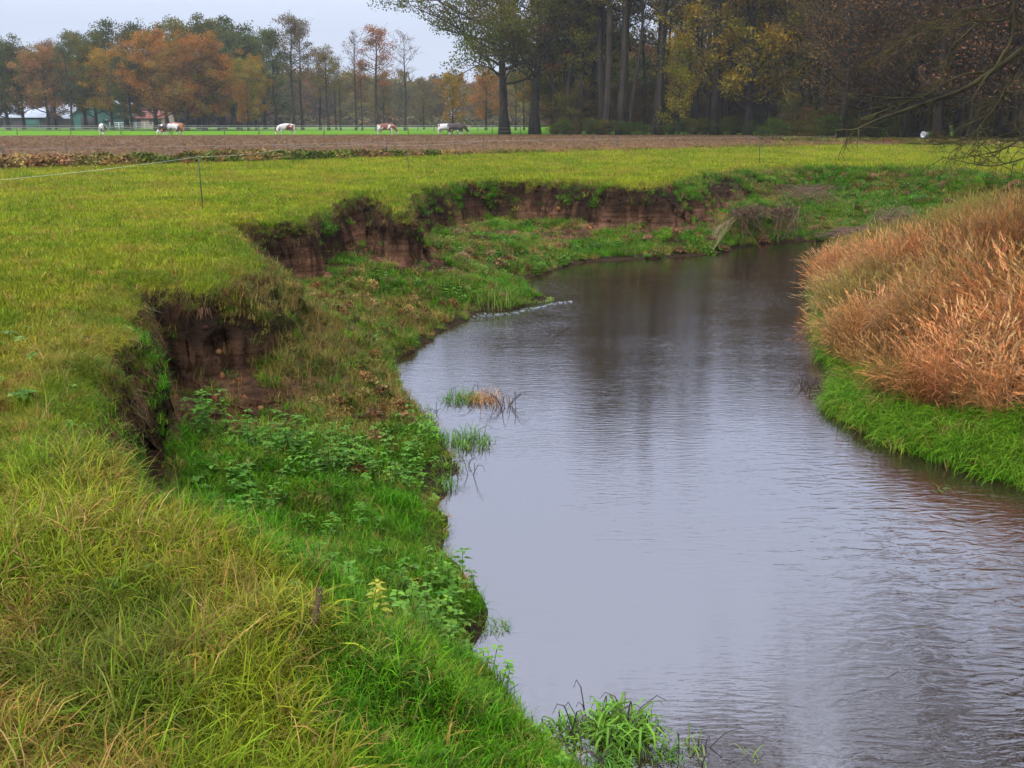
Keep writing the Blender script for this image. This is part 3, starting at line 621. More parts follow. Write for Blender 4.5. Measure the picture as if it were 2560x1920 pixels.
# ---- rough growth along the ditch
dl = DITCH; s_ = NPR.rand(7000)*(len(dl)-1); i_ = np.minimum(s_.astype(int), len(dl)-2); f_ = s_-i_
X = dl[i_, 0]*(1-f_)+dl[i_+1, 0]*f_+NPR.normal(0, .7, len(s_)); Y = dl[i_, 1]*(1-f_)+dl[i_+1, 1]*f_+NPR.normal(1.0, .7, len(s_))
vis = (np.abs(X/Y) < .62) & (Y > 25)
dens = .25+.75*sm((fbm(X*.16, Y*.16, 96)-.38)*6)-.5*sm((X-8)/6)*(vn(X*.3, Y*.3, 98) < .6)
k = vis & (NPR.rand(len(X)) < dens); X, Y = X[k], Y[k]; n = len(X)
cw = lerp(np.tile(np.array([.075, .10, .012]), (n, 1)), np.array([.045, .075, .010]), NPR.rand(n)); cw = lerp(cw, np.array([.20, .125, .06]), sm((fbm(X*.3, Y*.3, 97)-.48)*8)*.9)
cw = lerp(cw, np.array([.19, .14, .05]), (NPR.rand(n) < .22)*.9)
scatter('ditch_growth', np.stack([X, Y, np.full(n, HM)], 1), LIB_BUSH, NPR.uniform(1.0, 2.1, n)*(1-.5*sm((Y-50)/15)), jit(cw, .2), .2, zs=.9)
k = NPR.rand(n) < .5
scatter('ditch_grass', np.stack([X[k], Y[k]-.6, np.full(k.sum(), HM)], 1), LIB_DRY, NPR.uniform(1.2, 2.0, k.sum()), jit(lerp(cw[k], C_DRY, .45), .2), .2)
# rough pale grass and weeds at the right-hand end of the meadow
X, Y = sample(5000, 84, 118, 14, 32, 1); k = (fbm(X*.08, Y*.08, 99) > .42) | (Y > 100); X, Y = X[k], Y[k]; n = len(X)
cw = lerp(np.tile(np.array([.17, .16, .045]), (n, 1)), np.array([.10, .13, .02]), NPR.rand(n)); cw = lerp(cw, np.array([.17, .10, .055]), (NPR.rand(n) < .2)*.9)
scatter('rough_grass', np.stack([X, Y, np.full(n, HM)], 1), LIB_BUSH, NPR.uniform(.9, 1.9, n), jit(cw, .2), .2, zs=.55)
# tall pasture tufts where the cows graze, at the edge of the plough
X, Y = sample(9000, 141, 147, -32, 14, 1); n = len(X)
scatter('pasture_edge_grass', np.stack([X, Y, np.full(n, HM)], 1), LIB_BUSH, NPR.uniform(.35, .8, n), jit(lerp(np.tile(np.array([.10, .16, .02]), (n, 1)), np.array([.17, .14, .05]), NPR.rand(n)*.7*(Y < 143)), .15), .2, zs=.35)

# stubble and trash on the plough
X, Y = sample(30000, 46, 141, -31, 22, .9); k = Y > ditch_y(X)+3.5; X, Y = X[k], Y[k]; n = len(X)
scatter('stubble', np.stack([X, Y, np.full(n, HM+.08)], 1), LIB_SHORT, NPR.uniform(1.0, 2.6, n), jit(lerp(np.tile(np.array([.22, .15, .08]), (n, 1)), np.array([.10, .055, .03]), NPR.rand(n)), .25), .4)
# hedge bottoms closing the farthest view
n = 900; X = NPR.uniform(-330, 60, n); Y = 322+NPR.normal(0, 3, n)
scatter('far_hedge', np.stack([X, Y, np.full(n, HM)], 1), LIB_BUSH, NPR.uniform(5, 13, n), jit(lerp(np.tile(np.array([.06, .065, .02]), (n, 1)), np.array([.09, .06, .03]), NPR.rand(n)), .2), .1, zs=.8)
# worn and dark tufts in the meadow
X, Y = sample(1500, 5, 60, -33, 31, .7); T = terrain(X, Y); k = (T['zone'] == 0) & (Y < ditch_y(X)-1) & (fbm(X*.35, Y*.35, 66) > .5); T1 = sel(T, k); n = k.sum()
scatter('meadow_tufts', xyz(T1), LIB_LONG, NPR.uniform(.5, 1.0, n)*(1+T1['y']*.012), jit(lerp(np.tile(np.array([.045, .08, .008]), (n, 1)), np.array([.16, .10, .035]), NPR.rand(n) < .5), .2), .5)

# pale foam trailing from the little spit, and leaves adrift
def flecks(name, pts, s0, s1, mat, zz):
    mb = MB()
    for x, y in pts:
        s = NPR.uniform(s0, s1); a = NPR.uniform(0, 6.28, 1)[0]; k_ = NPR.randint(5, 8); an = np.arange(k_)/k_*6.283; rr_ = s*NPR.uniform(.5, 1.1, k_)
        V = np.stack([x+rr_*np.cos(an)*1.8, y+rr_*np.sin(an)*.9, np.full(k_, zz)], 1); mb.add(np.vstack([V, [(x, y, zz+.003)]]), [(k_, j, (j+1) % k_) for j in range(k_)], None, NPR.rand())
    return tag(mb.build(name, mat), kind='stuff')
M['foam'] = leafmat('foam', (.26, .28, .30), .3, .6, (.7, 1.2), (1, 1, 1)); M['drift'] = leafmat('drift_leaf', (.10, .07, .035), .1, .6)
fp = []
for k_ in range(260):
    u = NPR.rand(); px = 1185+u*245; py = 790-u*30+14*math.sin(u*5)*.4+NPR.normal(0, 3.0)*(1-.6*u); fp.append(P(px, py))
flecks('foam', fp, .006, .026, M['foam'], .012)

# broad leaved weeds low in the rough grass
def rosette(rg_):
    mb = MB()
    for j in range(8):
        a = j*2.4+rg_.uniform(-.3, .3); L_ = rg_.uniform(.06, .13); w = L_*.28; d = np.array([math.cos(a), math.sin(a), 0]); e_ = np.array([-d[1], d[0], 0]); up = rg_.uniform(.3, .9)
        pts = [(0, .25), (.35, 1.0), (.7, .85), (1, .05)]; V = []
        for q, ww in pts: c_ = d*L_*q+np.array([0, 0, L_*(up*q-.6*q*q)+.02]); V += [c_-e_*w*ww, c_+e_*w*ww]
        mb.add(V, None, [(0, 1, 3, 2), (2, 3, 5, 4), (4, 5, 7, 6)], rg_.random())
    return mb
LIB_ROS = library('broad_weeds', [rosette(rr) for k in range(4)], M['grass'])
X, Y = sample(700, 2.4, 11, -33, 10, .6); T = terrain(X, Y); k = (T['zone'] < 2) & (T['soil'] < .3) & (fbm(X*1.5, Y*1.5, 68) > .45) & (NPR.rand(len(X)) < .6); T1 = sel(T, k); n = k.sum(); q = xyz(T1); q[:, 2] += .05
scatter('broad_weeds', q, LIB_ROS, NPR.uniform(.35, .75, n), jit(lerp(np.tile(np.array([.05, .12, .015]), (n, 1)), np.array([.10, .18, .04]), NPR.rand(n)), .2), .2)
# ------------------------------------------------------------------ trees
def grow(seed, H, r0, base=.3, spread=.35, nb=16, up=.5, lean=(0, 0), crook=.03, sub=5, leaf=.28, nleaf=6000, clump=.7, squash=.62, twigs=False, top=1.0, prof='round', fork=0):
    """returns (wood MB, crown MB). A tapered, crooked trunk, limbs, side limbs and leaf clumps round their ends"""
    rg = random.Random(seed); wood = MB(); crown = MB(); ends = []
    npt = 9; tr = []; x = y = 0.0
    for k in range(npt):
        t = k/(npt-1); tr.append((x+lean[0]*H*t, y+lean[1]*H*t, H*.97*top*t)); x += rg.gauss(0, crook*H/npt*1.6); y += rg.gauss(0, crook*H/npt*1.6)
    tr = np.array(tr); tt = np.linspace(0, 1, npt); rad = r0*(1-tt)**.8+.02; rad[0] *= 1.5
    tr[0, 2] = -.3
    wood.tube(tr, rad, 8, .5)
    pos = lambda t: np.array([np.interp(t, tt, tr[:, j]) for j in range(3)])
    trunks = [(pos, 1.0)]
    az = rg.random()*6.28
    for k in range(nb):
        t = base+(1-base)*((k+.5)/nb)**.9*.97; az += 2.4+rg.gauss(0, .4); u = (t-base)/(1-base)
        if prof == 'round': ln = spread*H*(.25+1.0*math.sin(math.pi*min(1, .18+u*.80))**.8)
        elif prof == 'tall': ln = spread*H*(.5+.7*math.sin(math.pi*(.1+.85*u)))*(1-.3*u)
        else: ln = spread*H*(1-.75*u)
        ln *= rg.uniform(.65, 1.2); el = up*(.5+.9*u)+rg.gauss(0, .12)
        p = pos(t); d = np.array([math.cos(az)*math.cos(el), math.sin(az)*math.cos(el), math.sin(el)]); pts = [p.copy()]
        for s in range(5):
            p = p+d*ln/5; d = d+np.array([rg.gauss(0, .16), rg.gauss(0, .16), rg.gauss(.05, .10)]); d /= np.linalg.norm(d); pts.append(p.copy())
        pts = np.array(pts); rb = max(.02, r0*.42*(1-t)**.6*min(1, ln/(spread*H)+.3)); wood.tube(pts, np.linspace(rb, .015, 6), 5, .5, False)
        ends.append((pts[-1], 1.0)); ends.append((pts[3], .7))
        for s in range(sub):
            q = rg.uniform(.3, 1.0); b = np.array([np.interp(q*5, range(6), pts[:, j]) for j in range(3)]); dd = d*.5+np.array([rg.gauss(0, .7), rg.gauss(0, .7), rg.gauss(.25, .4)]); dd /= np.linalg.norm(dd)
            l2 = ln*rg.uniform(.22, .5); m_ = b+dd*l2*.5+np.array([rg.gauss(0, .05), rg.gauss(0, .05), .04])*l2; e_ = b+dd*l2+np.array([0, 0, .1*l2])
            wood.tube([b, m_, e_], [rb*.4, rb*.28, .012], 3, .5, False); ends.append((e_, .8)); ends.append((m_, .4))
            if twigs:
                for w in range(5):
                    o_ = b+(e_-b)*rg.uniform(.3, 1); f_ = o_+np.array([rg.gauss(0, .5), rg.gauss(0, .5), rg.gauss(.35, .4)])*l2*.55
                    wood.tube([o_, (o_+f_)/2+np.array([0, 0, .05*l2]), f_], [.016, .012, .006], 3, .5, False); ends.append((f_, .5))
    if nleaf:
        ng = np.random.RandomState(seed); E = np.array([e_[0] for e_ in ends]); W = np.array([e_[1] for e_ in ends])*ng.uniform(.3, 1.5, len(ends)); W /= W.sum()
        ct = ng.uniform(0, 1, len(ends))
        ii = ng.choice(len(E), nleaf, p=W); g_ = ng.normal(0, 1, (nleaf, 3)); g_ /= np.linalg.norm(g_, axis=1)[:, None]; rr_ = ng.uniform(0, 1, nleaf)**.5
        C = E[ii]+g_*rr_[:, None]*clump*np.array([1.0, 1.0, squash])
        C[:, 2] = np.maximum(C[:, 2], .3)
        a = ng.normal(0, 1, (nleaf, 3)); a /= np.linalg.norm(a, axis=1)[:, None]; b = np.cross(a, ng.normal(0, 1, (nleaf, 3))); b /= np.linalg.norm(b, axis=1)[:, None]
        s = leaf*ng.uniform(.55, 1.2, nleaf)[:, None]*.5
        V = np.stack([C-a*s, C+b*s*.65, C+a*s, C-b*s*.65], 1).reshape(-1, 3); F = np.arange(nleaf*4).reshape(-1, 4)
        tone = np.clip(.35*ct[ii]+.65*ng.uniform(0, 1, nleaf), 0, 1); crown.add(V, None, F, np.repeat(tone, 4))
    return wood, crown
LIBT = {}
def treekind(kind, n, **kw):
    LIBT[kind] = []
    for k in range(n):
        w, c = grow(hash_(kind)+k*13, **kw)
        wo_ = w.build('trunk', M['bark'], None, True, link=False); co_ = c.build('crown', M['leafo'], None, False, link=False) if c.n else None
        LIBT[kind].append((wo_, co_, kw['H']))
def hash_(s): return sum((i+3)*ord(ch) for i, ch in enumerate(s)) % 9973
treekind('oak', 5, H=18, r0=.42, base=.13, spread=.36, nb=26, up=.45, sub=7, leaf=.36, nleaf=17000, clump=1.35)
treekind('thin', 4, H=20, r0=.26, base=.42, spread=.17, nb=20, up=.7, sub=5, leaf=.26, nleaf=4600, clump=.9, twigs=True, prof='tall')
treekind('bare', 3, H=20, r0=.24, base=.45, spread=.19, nb=20, up=.85, sub=5, leaf=.22, nleaf=700, clump=.7, twigs=True, prof='tall')
treekind('wood', 6, H=28, r0=.30, base=.30, spread=.17, nb=26, up=.75, sub=6, leaf=.27, nleaf=4800, clump=1.15, prof='tall', crook=.085)
treekind('leany', 4, H=27, r0=.30, base=.42, spread=.15, nb=20, up=.8, sub=5, leaf=.25, nleaf=3200, clump=1.0, prof='tall', crook=.08, lean=(.14, 0), twigs=True)
treekind('bush', 5, H=8, r0=.10, base=.06, spread=.42, nb=22, up=.7, sub=5, leaf=.24, nleaf=5200, clump=.9, crook=.08)
treekind('twiggy', 4, H=16, r0=.2, base=.12, spread=.30, nb=30, up=.7, sub=8, leaf=.17, nleaf=6000, clump=.9, crook=.06, twigs=True)
_tn = [0]
def plant(kind, x, y, H, col, label=None, group=None, cat='tree', name=None, wide=1.0, z=HM, rz=None, var=None):
    rg = random.Random(int(x*7)+int(y*13)+_tn[0]); _tn[0] += 1
    w, c, h0 = LIBT[kind][(_tn[0] if var is None else var) % len(LIBT[kind])]; s = H/h0
    t = empty(name or {'oak': 'oak_tree', 'thin': 'slender_tree', 'bare': 'bare_tree', 'wood': 'woodland_tree', 'leany': 'leaning_tree', 'bush': 'bush', 'twiggy': 'twiggy_tree'}[kind], (x, y, z), rg.uniform(-.4, .4)+(0 if kind == 'leany' else rg.uniform(0, 6.28)) if rz is None else rz)
    t.scale = (s*wide, s*wide, s)
    a = w.copy(); COL.objects.link(a); a.parent = t; a.name = 'trunk'
    if c:
        b = c.copy(); COL.objects.link(b); b.parent = t; b.name = 'crown'
        k = rg.uniform(.88, 1.12); b.color = (col[0]*k, col[1]*k, col[2]*k, 1)
    return tag(t, label, cat, group)
DG = (.058, .062, .014); OL = (.105, .090, .012); OR = (.26, .105, .020); RU = (.18, .070, .020); GO = (.26, .14, .012); GY = (.14, .13, .014); BR = (.12, .070, .022); GG = (.070, .078, .026)
YG = (.20, .165, .012)
def Ht(top, D): return h_at(top, D)-HM
# left-hand row beyond the pasture: photo column, distance, crown top row, kind, colour, width, label
LEFT = [
 (-30,222,95,'oak',DG,1.2,'dark green oak cut by the left edge of the picture'),
 (22,218,92,'oak',DG,1.0,'dark green oak standing left of the pale farm roofs'),
 (60,226,120,'oak',BR,.9,'dull brown-green tree just left of the russet tree by the farm roofs'),
 (123,216,108,'oak',(.24,.115,.05),1.0,'thin russet oak in front of the leftmost pale farm roof'),
 (141,220,98,'thin',RU,1.1,'slender russet tree rising behind the leftmost farm roof'),
 (182,212,100,'thin',GG,1.2,'open grey-green tree with a dark straight trunk right of the first farm roof'),
 (216,232,84,'oak',GG,1.0,'grey-green oak between the first two pale farm roofs'),
 (242,222,88,'oak',OL,.9,'olive-brown oak directly above the cow that faces the camera'),
 (282,216,116,'oak',GO,1.0,'golden-olive oak in front of the gabled green barn'),
 (318,236,58,'oak',DG,1.15,'tall dark green oak whose top rises behind the orange crowns'),
 (331,210,140,'oak',GG,.85,'low grey-green oak on a stout dark trunk between barn and red-brown shed'),
 (390,210,78,'oak',OR,1.0,'bright rust-orange oak, the reddest and highest crown on the left'),
 (421,228,62,'oak',OL,1.0,'olive-green oak behind the rust-orange oak'),
 (468,206,104,'oak',(.25,.13,.03),1.1,'broad golden-orange oak above the pair of red and white cows'),
 (513,208,84,'oak',OR,1.05,'broad orange oak right of the pair of red and white cows'),
 (500,238,50,'oak',OL,1.2,'tall olive oak standing behind the broad orange oaks'),
 (560,232,44,'oak',DG,1.1,'highest dark green oak top behind the orange oaks'),
 (548,210,130,'oak',GO,.9,'low golden oak beside the broad orange oaks'),
 (598,226,66,'oak',GG,1.0,'grey-green oak at the right shoulder of the orange group'),
 (622,208,150,'oak',(.24,.17,.03),.75,'yellow-green oak with an orange flank at the right end of the orange group'),
 (606,204,205,'oak',OR,.45,'small bright orange tree under the yellow-green oak'),
 (641,214,140,'oak',GO,.6,'narrow golden tree at the right end of the orange group'),
 (692,216,72,'thin',GG,1.3,'grey-green slender tree left of the tall twin bare trees'),
 (664,236,66,'oak',GG,.8,'grey-green oak in the haze behind the slender trees'),
 (736,214,34,'thin',(.12,.09,.06),1.1,'tallest slender brownish tree with a rounded top, left of two alike'),
 (757,217,44,'thin',(.12,.09,.06),1.0,'tall slender brownish tree just right of the tallest one'),
 (801,222,122,'thin',BR,1.2,'thin brown tree between the tall bare twins and the forked bare tree'),
 (822,214,118,'thin',(.16,.11,.04),1.3,'thin olive-gold tree with a forked trunk base'),
 (841,224,150,'thin',GY,1.0,'narrow yellow-green tree left of the forked bare tree'),
 (852,216,140,'bare',BR,.9,'bare thin trunk beside the narrow yellow-green tree'),
 (890,214,78,'bare',BR,1.0,'leaning bare tree with a fan of twigs against the sky'),
 (906,220,150,'thin',RU,.9,'thin reddish tree left of the russet tree above the brown cow'),
 (945,210,64,'thin',(.27,.105,.05),1.45,'russet tree with a full pointed crown above the brown and white cow'),
 (960,236,190,'oak',(.16,.10,.06),.8,'low hazy reddish tree behind the russet tree'),
 (1013,212,78,'bare',RU,1.1,'bare reddish tree left of the great oak'),
 (1132,206,180,'oak',GO,.8,'small golden-green tree framed under the branches of the great oak'),
 (1060,232,196,'oak',(.13,.10,.07),.8,'hazy brown tree in the gap left of the great oak'),
 (1215,218,168,'oak',(.27,.12,.04),.9,'orange tree just left of the trunk of the great oak'),
 (1289,212,130,'thin',GG,.9,'thin blue-grey trunk seen between the two great oaks'),
 (1310,216,140,'thin',OL,.9,'thin tree close beside the blue-grey trunk between the two great oaks'),
]
for px, D, top, kind, col, w, lab in LEFT:
    plant(kind, at(px, D), D, Ht(top, D)*(.90 if kind == 'oak' else .97), col, lab, 'autumn trees beyond the cow pasture', wide=w*(1.0 if kind == 'oak' else 1.0)*1.0)
# two great oaks, each grown for its own place
def great(seed, px, D, H, lean, lab, spread, nb, col, asym=0):
    w, c = grow(seed, H, .66, base=.25, spread=spread, nb=nb, up=.52, sub=10, leaf=.34, nleaf=40000, clump=1.5, squash=.95, lean=lean, crook=.03)
    t = empty('great_oak', (at(px, D), D, HM)); w.build('trunk', M['bark'], t, True); b = c.build('crown', M['leafo'], t); b.color = (*col, 1)
    return tag(t, lab, 'tree', 'great oaks at the edge of the plough')
great(501, 1262, 152, 24, (-.02, 0), 'great dark green oak with a thick bare trunk right of the brown-headed cow', .56, 32, (.085, .088, .015))
great(733, 1337, 150, 26, (.02, 0), 'second great dark oak with a forked trunk, at the left end of the dense wood', .40, 28, (.105, .085, .015))
# front rank of the wood on the right
FR = [
 (1395,150,'wood',RU,1.0,24,'reddish brown tree next to the second great oak'),(1427,147,'wood',OL,1.1,28,'dark two-stemmed tree, left stem, in the wood right of the great oaks'),
 (1445,149,'wood',YG,1.1,27,'olive-yellow tree, right stem of the dark pair right of the great oaks'),(1500,152,'wood',OL,1.1,26,'olive tree between the dark stem pair and the dark curved stem'),
 (1572,142,'leany',DG,.5,39,'single dark curved stem reaching out of the top of the picture'),(1612,150,'wood',(.12,.10,.045),.75,29,'pale grey stem in the middle of the wood, leaning a little right'),
 (1632,146,'leany',BR,.5,41,'thick grey stem with a shallow fork in the middle of the wood'),(1655,152,'leany',GY,.6,37,'stem leaning right out of the thicket beside the thick grey one'),
 (1697,140,'bush',YG,.6,11,'low yellow tree in front of the stems in the middle of the wood'),(1738,148,'wood',OL,.7,39,'straight tall stem right of the low yellow tree'),
 (1760,144,'leany',DG,.8,35,'dark stem leaning strongly right under the golden crown'),(1788,146,'leany',OL,1.0,33,'second dark stem leaning right, base against its neighbour'),
 (1868,140,'oak',(.21,.145,.015),1.0,21,'golden yellow oak, the brightest crown of the wood'),(1835,151,'wood',BR,.9,28,'brown tree behind the golden yellow oak'),
 (1938,143,'leany',BR,.8,28,'brown stem right of the golden yellow oak'),(1985,146,'wood',(.13,.095,.05),.9,34,'grey-brown tree in front of the small gap of sky'),
 (2055,136,'leany',(.13,.08,.04),1.2,26,'thick dark bent stem right of the small gap of sky'),(2110,140,'wood',RU,1.0,26,'red-brown tree right of the thick bent stem'),
 (2165,128,'twiggy',RU,1.1,22,'twiggy russet tree behind the tips of the mossy branch'),(2235,120,'twiggy',(.17,.07,.05),1.2,22,'twiggy dark red tree with sky showing through it'),
 (2300,112,'twiggy',BR,1.2,21,'twiggy brown tree above the small white object'),(2370,118,'wood',RU,1.1,22,'red-brown tree above the right end of the meadow'),
 (2430,98,'twiggy',(.18,.08,.055),1.3,20,'twiggy reddish tree near the right edge, behind the mossy limb'),(2500,104,'twiggy',BR,1.3,22,'twiggy brown tree behind the upper mossy branches'),
 (2570,92,'twiggy',(.17,.09,.06),1.3,20,'twiggy tree cut by the right edge behind the limb'),(2650,100,'wood',RU,1.2,22,None)]
for px, D, kind, col, w, H, lab in FR:
    plant(kind, at(px, D), D, H, col, lab or 'red-brown tree at the far right edge of the wood', 'trees along the front of the right-hand wood', wide=w)
rg = random.Random(77)
def where(px):
    for lim, s_ in ((1480, 'just right of the great oaks'), (1600, 'beside the single dark curved stem'), (1720, 'behind the thick grey stems in the middle'), (1800, 'left of the golden yellow oak'), (1930, 'under the golden yellow oak'), (2060, 'by the small gap of sky'), (2200, 'behind the tips of the mossy branch'), (2340, 'near the small white tub'), (2480, 'behind the mossy limb')):
        if px < lim: return s_
    return 'at the right edge of the picture'
for k in range(62):      # depth of the wood
    px = rg.uniform(1380, 2700); D = rg.uniform(152, 190) if px < 2050 else rg.uniform(122, 170)
    cc0 = rg.choice([((.14, .12, .016), 'olive'), ((.19,.12,.04), 'brown'), ((.19,.09,.035), 'rust-brown'), ((.18,.14,.025), 'olive-gold'), ((.15,.115,.045), 'dull olive'), ((.17,.16,.02), 'yellow-green'), ((.20,.135,.055), 'tan'), (BR, 'brown')])
    plant(rg.choice(['wood', 'wood', 'wood', 'leany', 'oak', 'thin']), at(px, D), D, rg.uniform(22, 32), cc0[0], '%s tree in the wood, %s' % (cc0[1], where(px)), 'trees deep in the right-hand wood', wide=rg.uniform(.9, 1.3))
for k in range(18):      # dark stems standing clear in front of the veil of leaves
    px = rg.uniform(1480, 2140); D = rg.uniform(139, 149)
    plant(rg.choice(['bare', 'bare', 'thin']), at(px, D), D, rg.uniform(27, 37), rg.choice([BR, OL, (.10,.07,.02)]), 'slim dark bare stem, %s' % where(px), 'slim bare stems at the front of the wood', wide=1.0)
for k in range(16):
    px = 2110+k*38+rg.uniform(-14, 14); D = rg.uniform(94, 124)
    plant('twiggy', at(px, D), D, rg.uniform(17, 23), rg.choice([(.17,.085,.045), (.15,.075,.045), (.16,.10,.04)]), 'tangle of thin reddish twigs, %s' % where(px), 'reddish twiggy trees at the right', wide=rg.uniform(1.0, 1.3))
BUSHC = [(.10,.055,.03), BR, OL, (.08,.05,.03), (.07,.06,.025), (.13,.10,.02)]
for k in range(64):      # understorey
    px = 1385+k*20+rg.uniform(-12, 12); D = rg.uniform(148, 158) if px < 1950 else rg.uniform(112, 134)
    ci = rg.randrange(6); plant('bush', at(px, D), D, rg.uniform(2.5, 6.5), BUSHC[ci], '%s bush below the wood, %s' % (['reddish brown', 'brown', 'olive', 'dark brown', 'dark olive', 'yellowish'][ci], where(px)), 'bushes under the right-hand wood', 'bush', wide=rg.uniform(.9, 1.5))
for k in range(34):
    px = 1390+k*26+rg.uniform(-12, 12); D = rg.uniform(137, 141) if px < 1900 else rg.uniform(104, 116)
    plant('bush', at(px, D), D, rg.uniform(1.1, 2.2), rg.choice([(.05,.075,.010), (.065,.085,.010), (.10,.08,.015)]), 'low green bramble mound, %s' % where(px), 'brambles along the edge of the wood', 'bramble', name='bramble_bush', wide=rg.uniform(1.4, 2.4))
# hazy woodland closing the view far behind
def distant(name, n, x0, x1, y0, y1, h0, h1):
    c = bpy.data.collections.new(name+'_forms'); mats = []
    fm = leafmat(name+'_leaves', 'inst', .2, .6)
    for k in range(4):
        w, cr = grow(900+k, 17, .25, base=.03, spread=.30, nb=24, up=.5, sub=5, leaf=.7, nleaf=3000, clump=1.7)
        mb = MB(); mb.V = w.V+cr.V; mb.T = [t*.2 for t in w.T]+cr.T
        mb.F3 = w.F3; mb.F4 = w.F4+[f+w.n for f in cr.F4]; mb.n = w.n+cr.n
        c.objects.link(mb.build(name+'_form_'+'abcd'[k], fm, None, link=False))
    x = NPR.uniform(x0, x1, n); y = NPR.uniform(y0, y1, n); cols = np.array([OL, BR, GG, GY, (.12,.10,.06), RU])[NPR.randint(0, 6, n)]
    scatter(name, np.stack([x, y, np.full(n, HM)], 1), c, NPR.uniform(h0, h1, n)/17, jit(cols, .15), .02)
for k in range(34):      # second rank behind the left-hand row
    px = -40+k*21+rg.uniform(-9, 9); D = rg.uniform(292, 320)
    plant(rg.choice(['oak', 'oak', 'wood']), at(px, D), D, rg.uniform(15, 20), rg.choice([OL, DG, GG, BR, DG]), 'hazy dark tree behind the autumn row %s' % ('at the left edge' if px < 100 else 'behind the pale roofed barns' if px < 320 else 'behind the orange oaks' if px < 600 else 'behind the slender trees'), 'trees behind the farm', wide=rg.uniform(1.0, 1.5))
distant('distant_woodland', 520, -330, 60, 330, 420, 11, 17)
distant('woodland_behind', 260, 8, 140, 190, 250, 9, 17)
def ground_z(x, y): return float(terrain([x], [y])['z'][0])
# ------------------------------------------------------------------ cows
m, nt, N, L = newmat('cow_hide'); M['cow'] = m
tc = N('ShaderNodeTexCoord'); oi = N('ShaderNodeObjectInfo'); va = N('ShaderNodeVectorMath'); va.operation = 'ADD'; L(tc.outputs['Object'], va.inputs[0])
cx_ = N('ShaderNodeCombineXYZ'); L(mathn(nt, 'MULTIPLY', oi.outputs['Random'], 37), cx_.inputs[0]); L(cx_.outputs[0], va.inputs[1])
nn = noise(nt, 1.7, 2, va.outputs[0]); th = mathn(nt, 'SUBTRACT', nn, oi.outputs['Alpha'])
c = mixc(nt, ramp(nt, th, -.012, .012), (.50, .46, .43), oi.outputs['Color'])
sz = N('ShaderNodeSeparateXYZ'); L(tc.outputs['Object'], sz.inputs[0]); c = mixc(nt, ramp(nt, sz.outputs['Z'], .45, .30), c, (.50, .45, .38))
d = N('ShaderNodeBsdfPrincipled'); L(c, d.inputs['Base Color']); d.inputs['Roughness'].default_value = .7
o = N('ShaderNodeOutputMaterial'); L(d.outputs[0], o.inputs['Surface'])
def skin_mesh(name, verts, edges, radii, sub=2):
    me = bpy.data.meshes.new(name); me.from_pydata(verts, edges, []); ob = bpy.data.objects.new(name, me); COL.objects.link(ob)
    s = ob.modifiers.new('skin', 'SKIN'); s.use_smooth_shade = True
    for i, v in enumerate(me.skin_vertices[0].data): v.radius = radii[i] if isinstance(radii[i], tuple) else (radii[i], radii[i]); v.use_root = (i == 0)
    ob.modifiers.new('sub', 'SUBSURF').levels = sub; ob.modifiers['sub'].render_levels = sub
    dg = bpy.context.evaluated_depsgraph_get(); out = bpy.data.meshes.new_from_object(ob.evaluated_get(dg)); out.name = name
    bpy.data.objects.remove(ob); bpy.data.meshes.remove(me); return out
def cow_mesh(headturn=0.0, step=.1):
    h = headturn
    V = [(-.72,0,1.12),(-.25,0,1.03),(.25,0,1.02),(.62,0,1.10),(.95,h*.3,1.02),(1.18,h*.7,.70),(1.34,h*1.0,.42),(1.50,h*1.2,.12)]
    Rr = [(.30,.36),(.35,.42),(.35,.42),(.28,.38),(.16,.25),(.12,.17),(.12,.15),(.08,.09)]
    E = [(i, i+1) for i in range(7)]
    def add(parent, pts):
        p = parent
        for (v, r) in pts: V.append(v); Rr.append(r); E.append((p, len(V)-1)); p = len(V)-1
    for s in (-1, 1):
        f = step*s
        add(0, [((-.80+f*.5,.20*s,.80),.17),((-.92+f,.20*s,.48),.075),((-.86+f,.20*s,.07),.06)])
        add(3, [((.58-f*.5,.19*s,.74),.14),((.60-f,.18*s,.42),.075),((.60-f,.18*s,.06),.06)])
        add(6, [((1.24,h+.20*s,.50),.035)])
    add(0, [((-1.06,0,1.26),.05),((-1.14,0,.85),.03),((-1.13,0,.50),.045)])
    return skin_mesh('cow_body', V, E, Rr)
cow_a, cow_b = cow_mesh(.0, .12), cow_mesh(.35, -.10)
udder = MB(); 
for s in (-1, 1): udder.tube([(-.55, .07*s, .72), (-.55, .07*s, .60), (-.55, .07*s, .52), (-.55, .07*s, .46)], [.12, .14, .10, .02], 8)
udd = udder.build('udder', plainmat('udder_skin', (.5, .3, .26), (.55, .36, .3), 3, .6, 0), None, True, link=False)
BRN, DBR, RED = (.16, .045, .022), (.035, .018, .015), (.26, .075, .025)
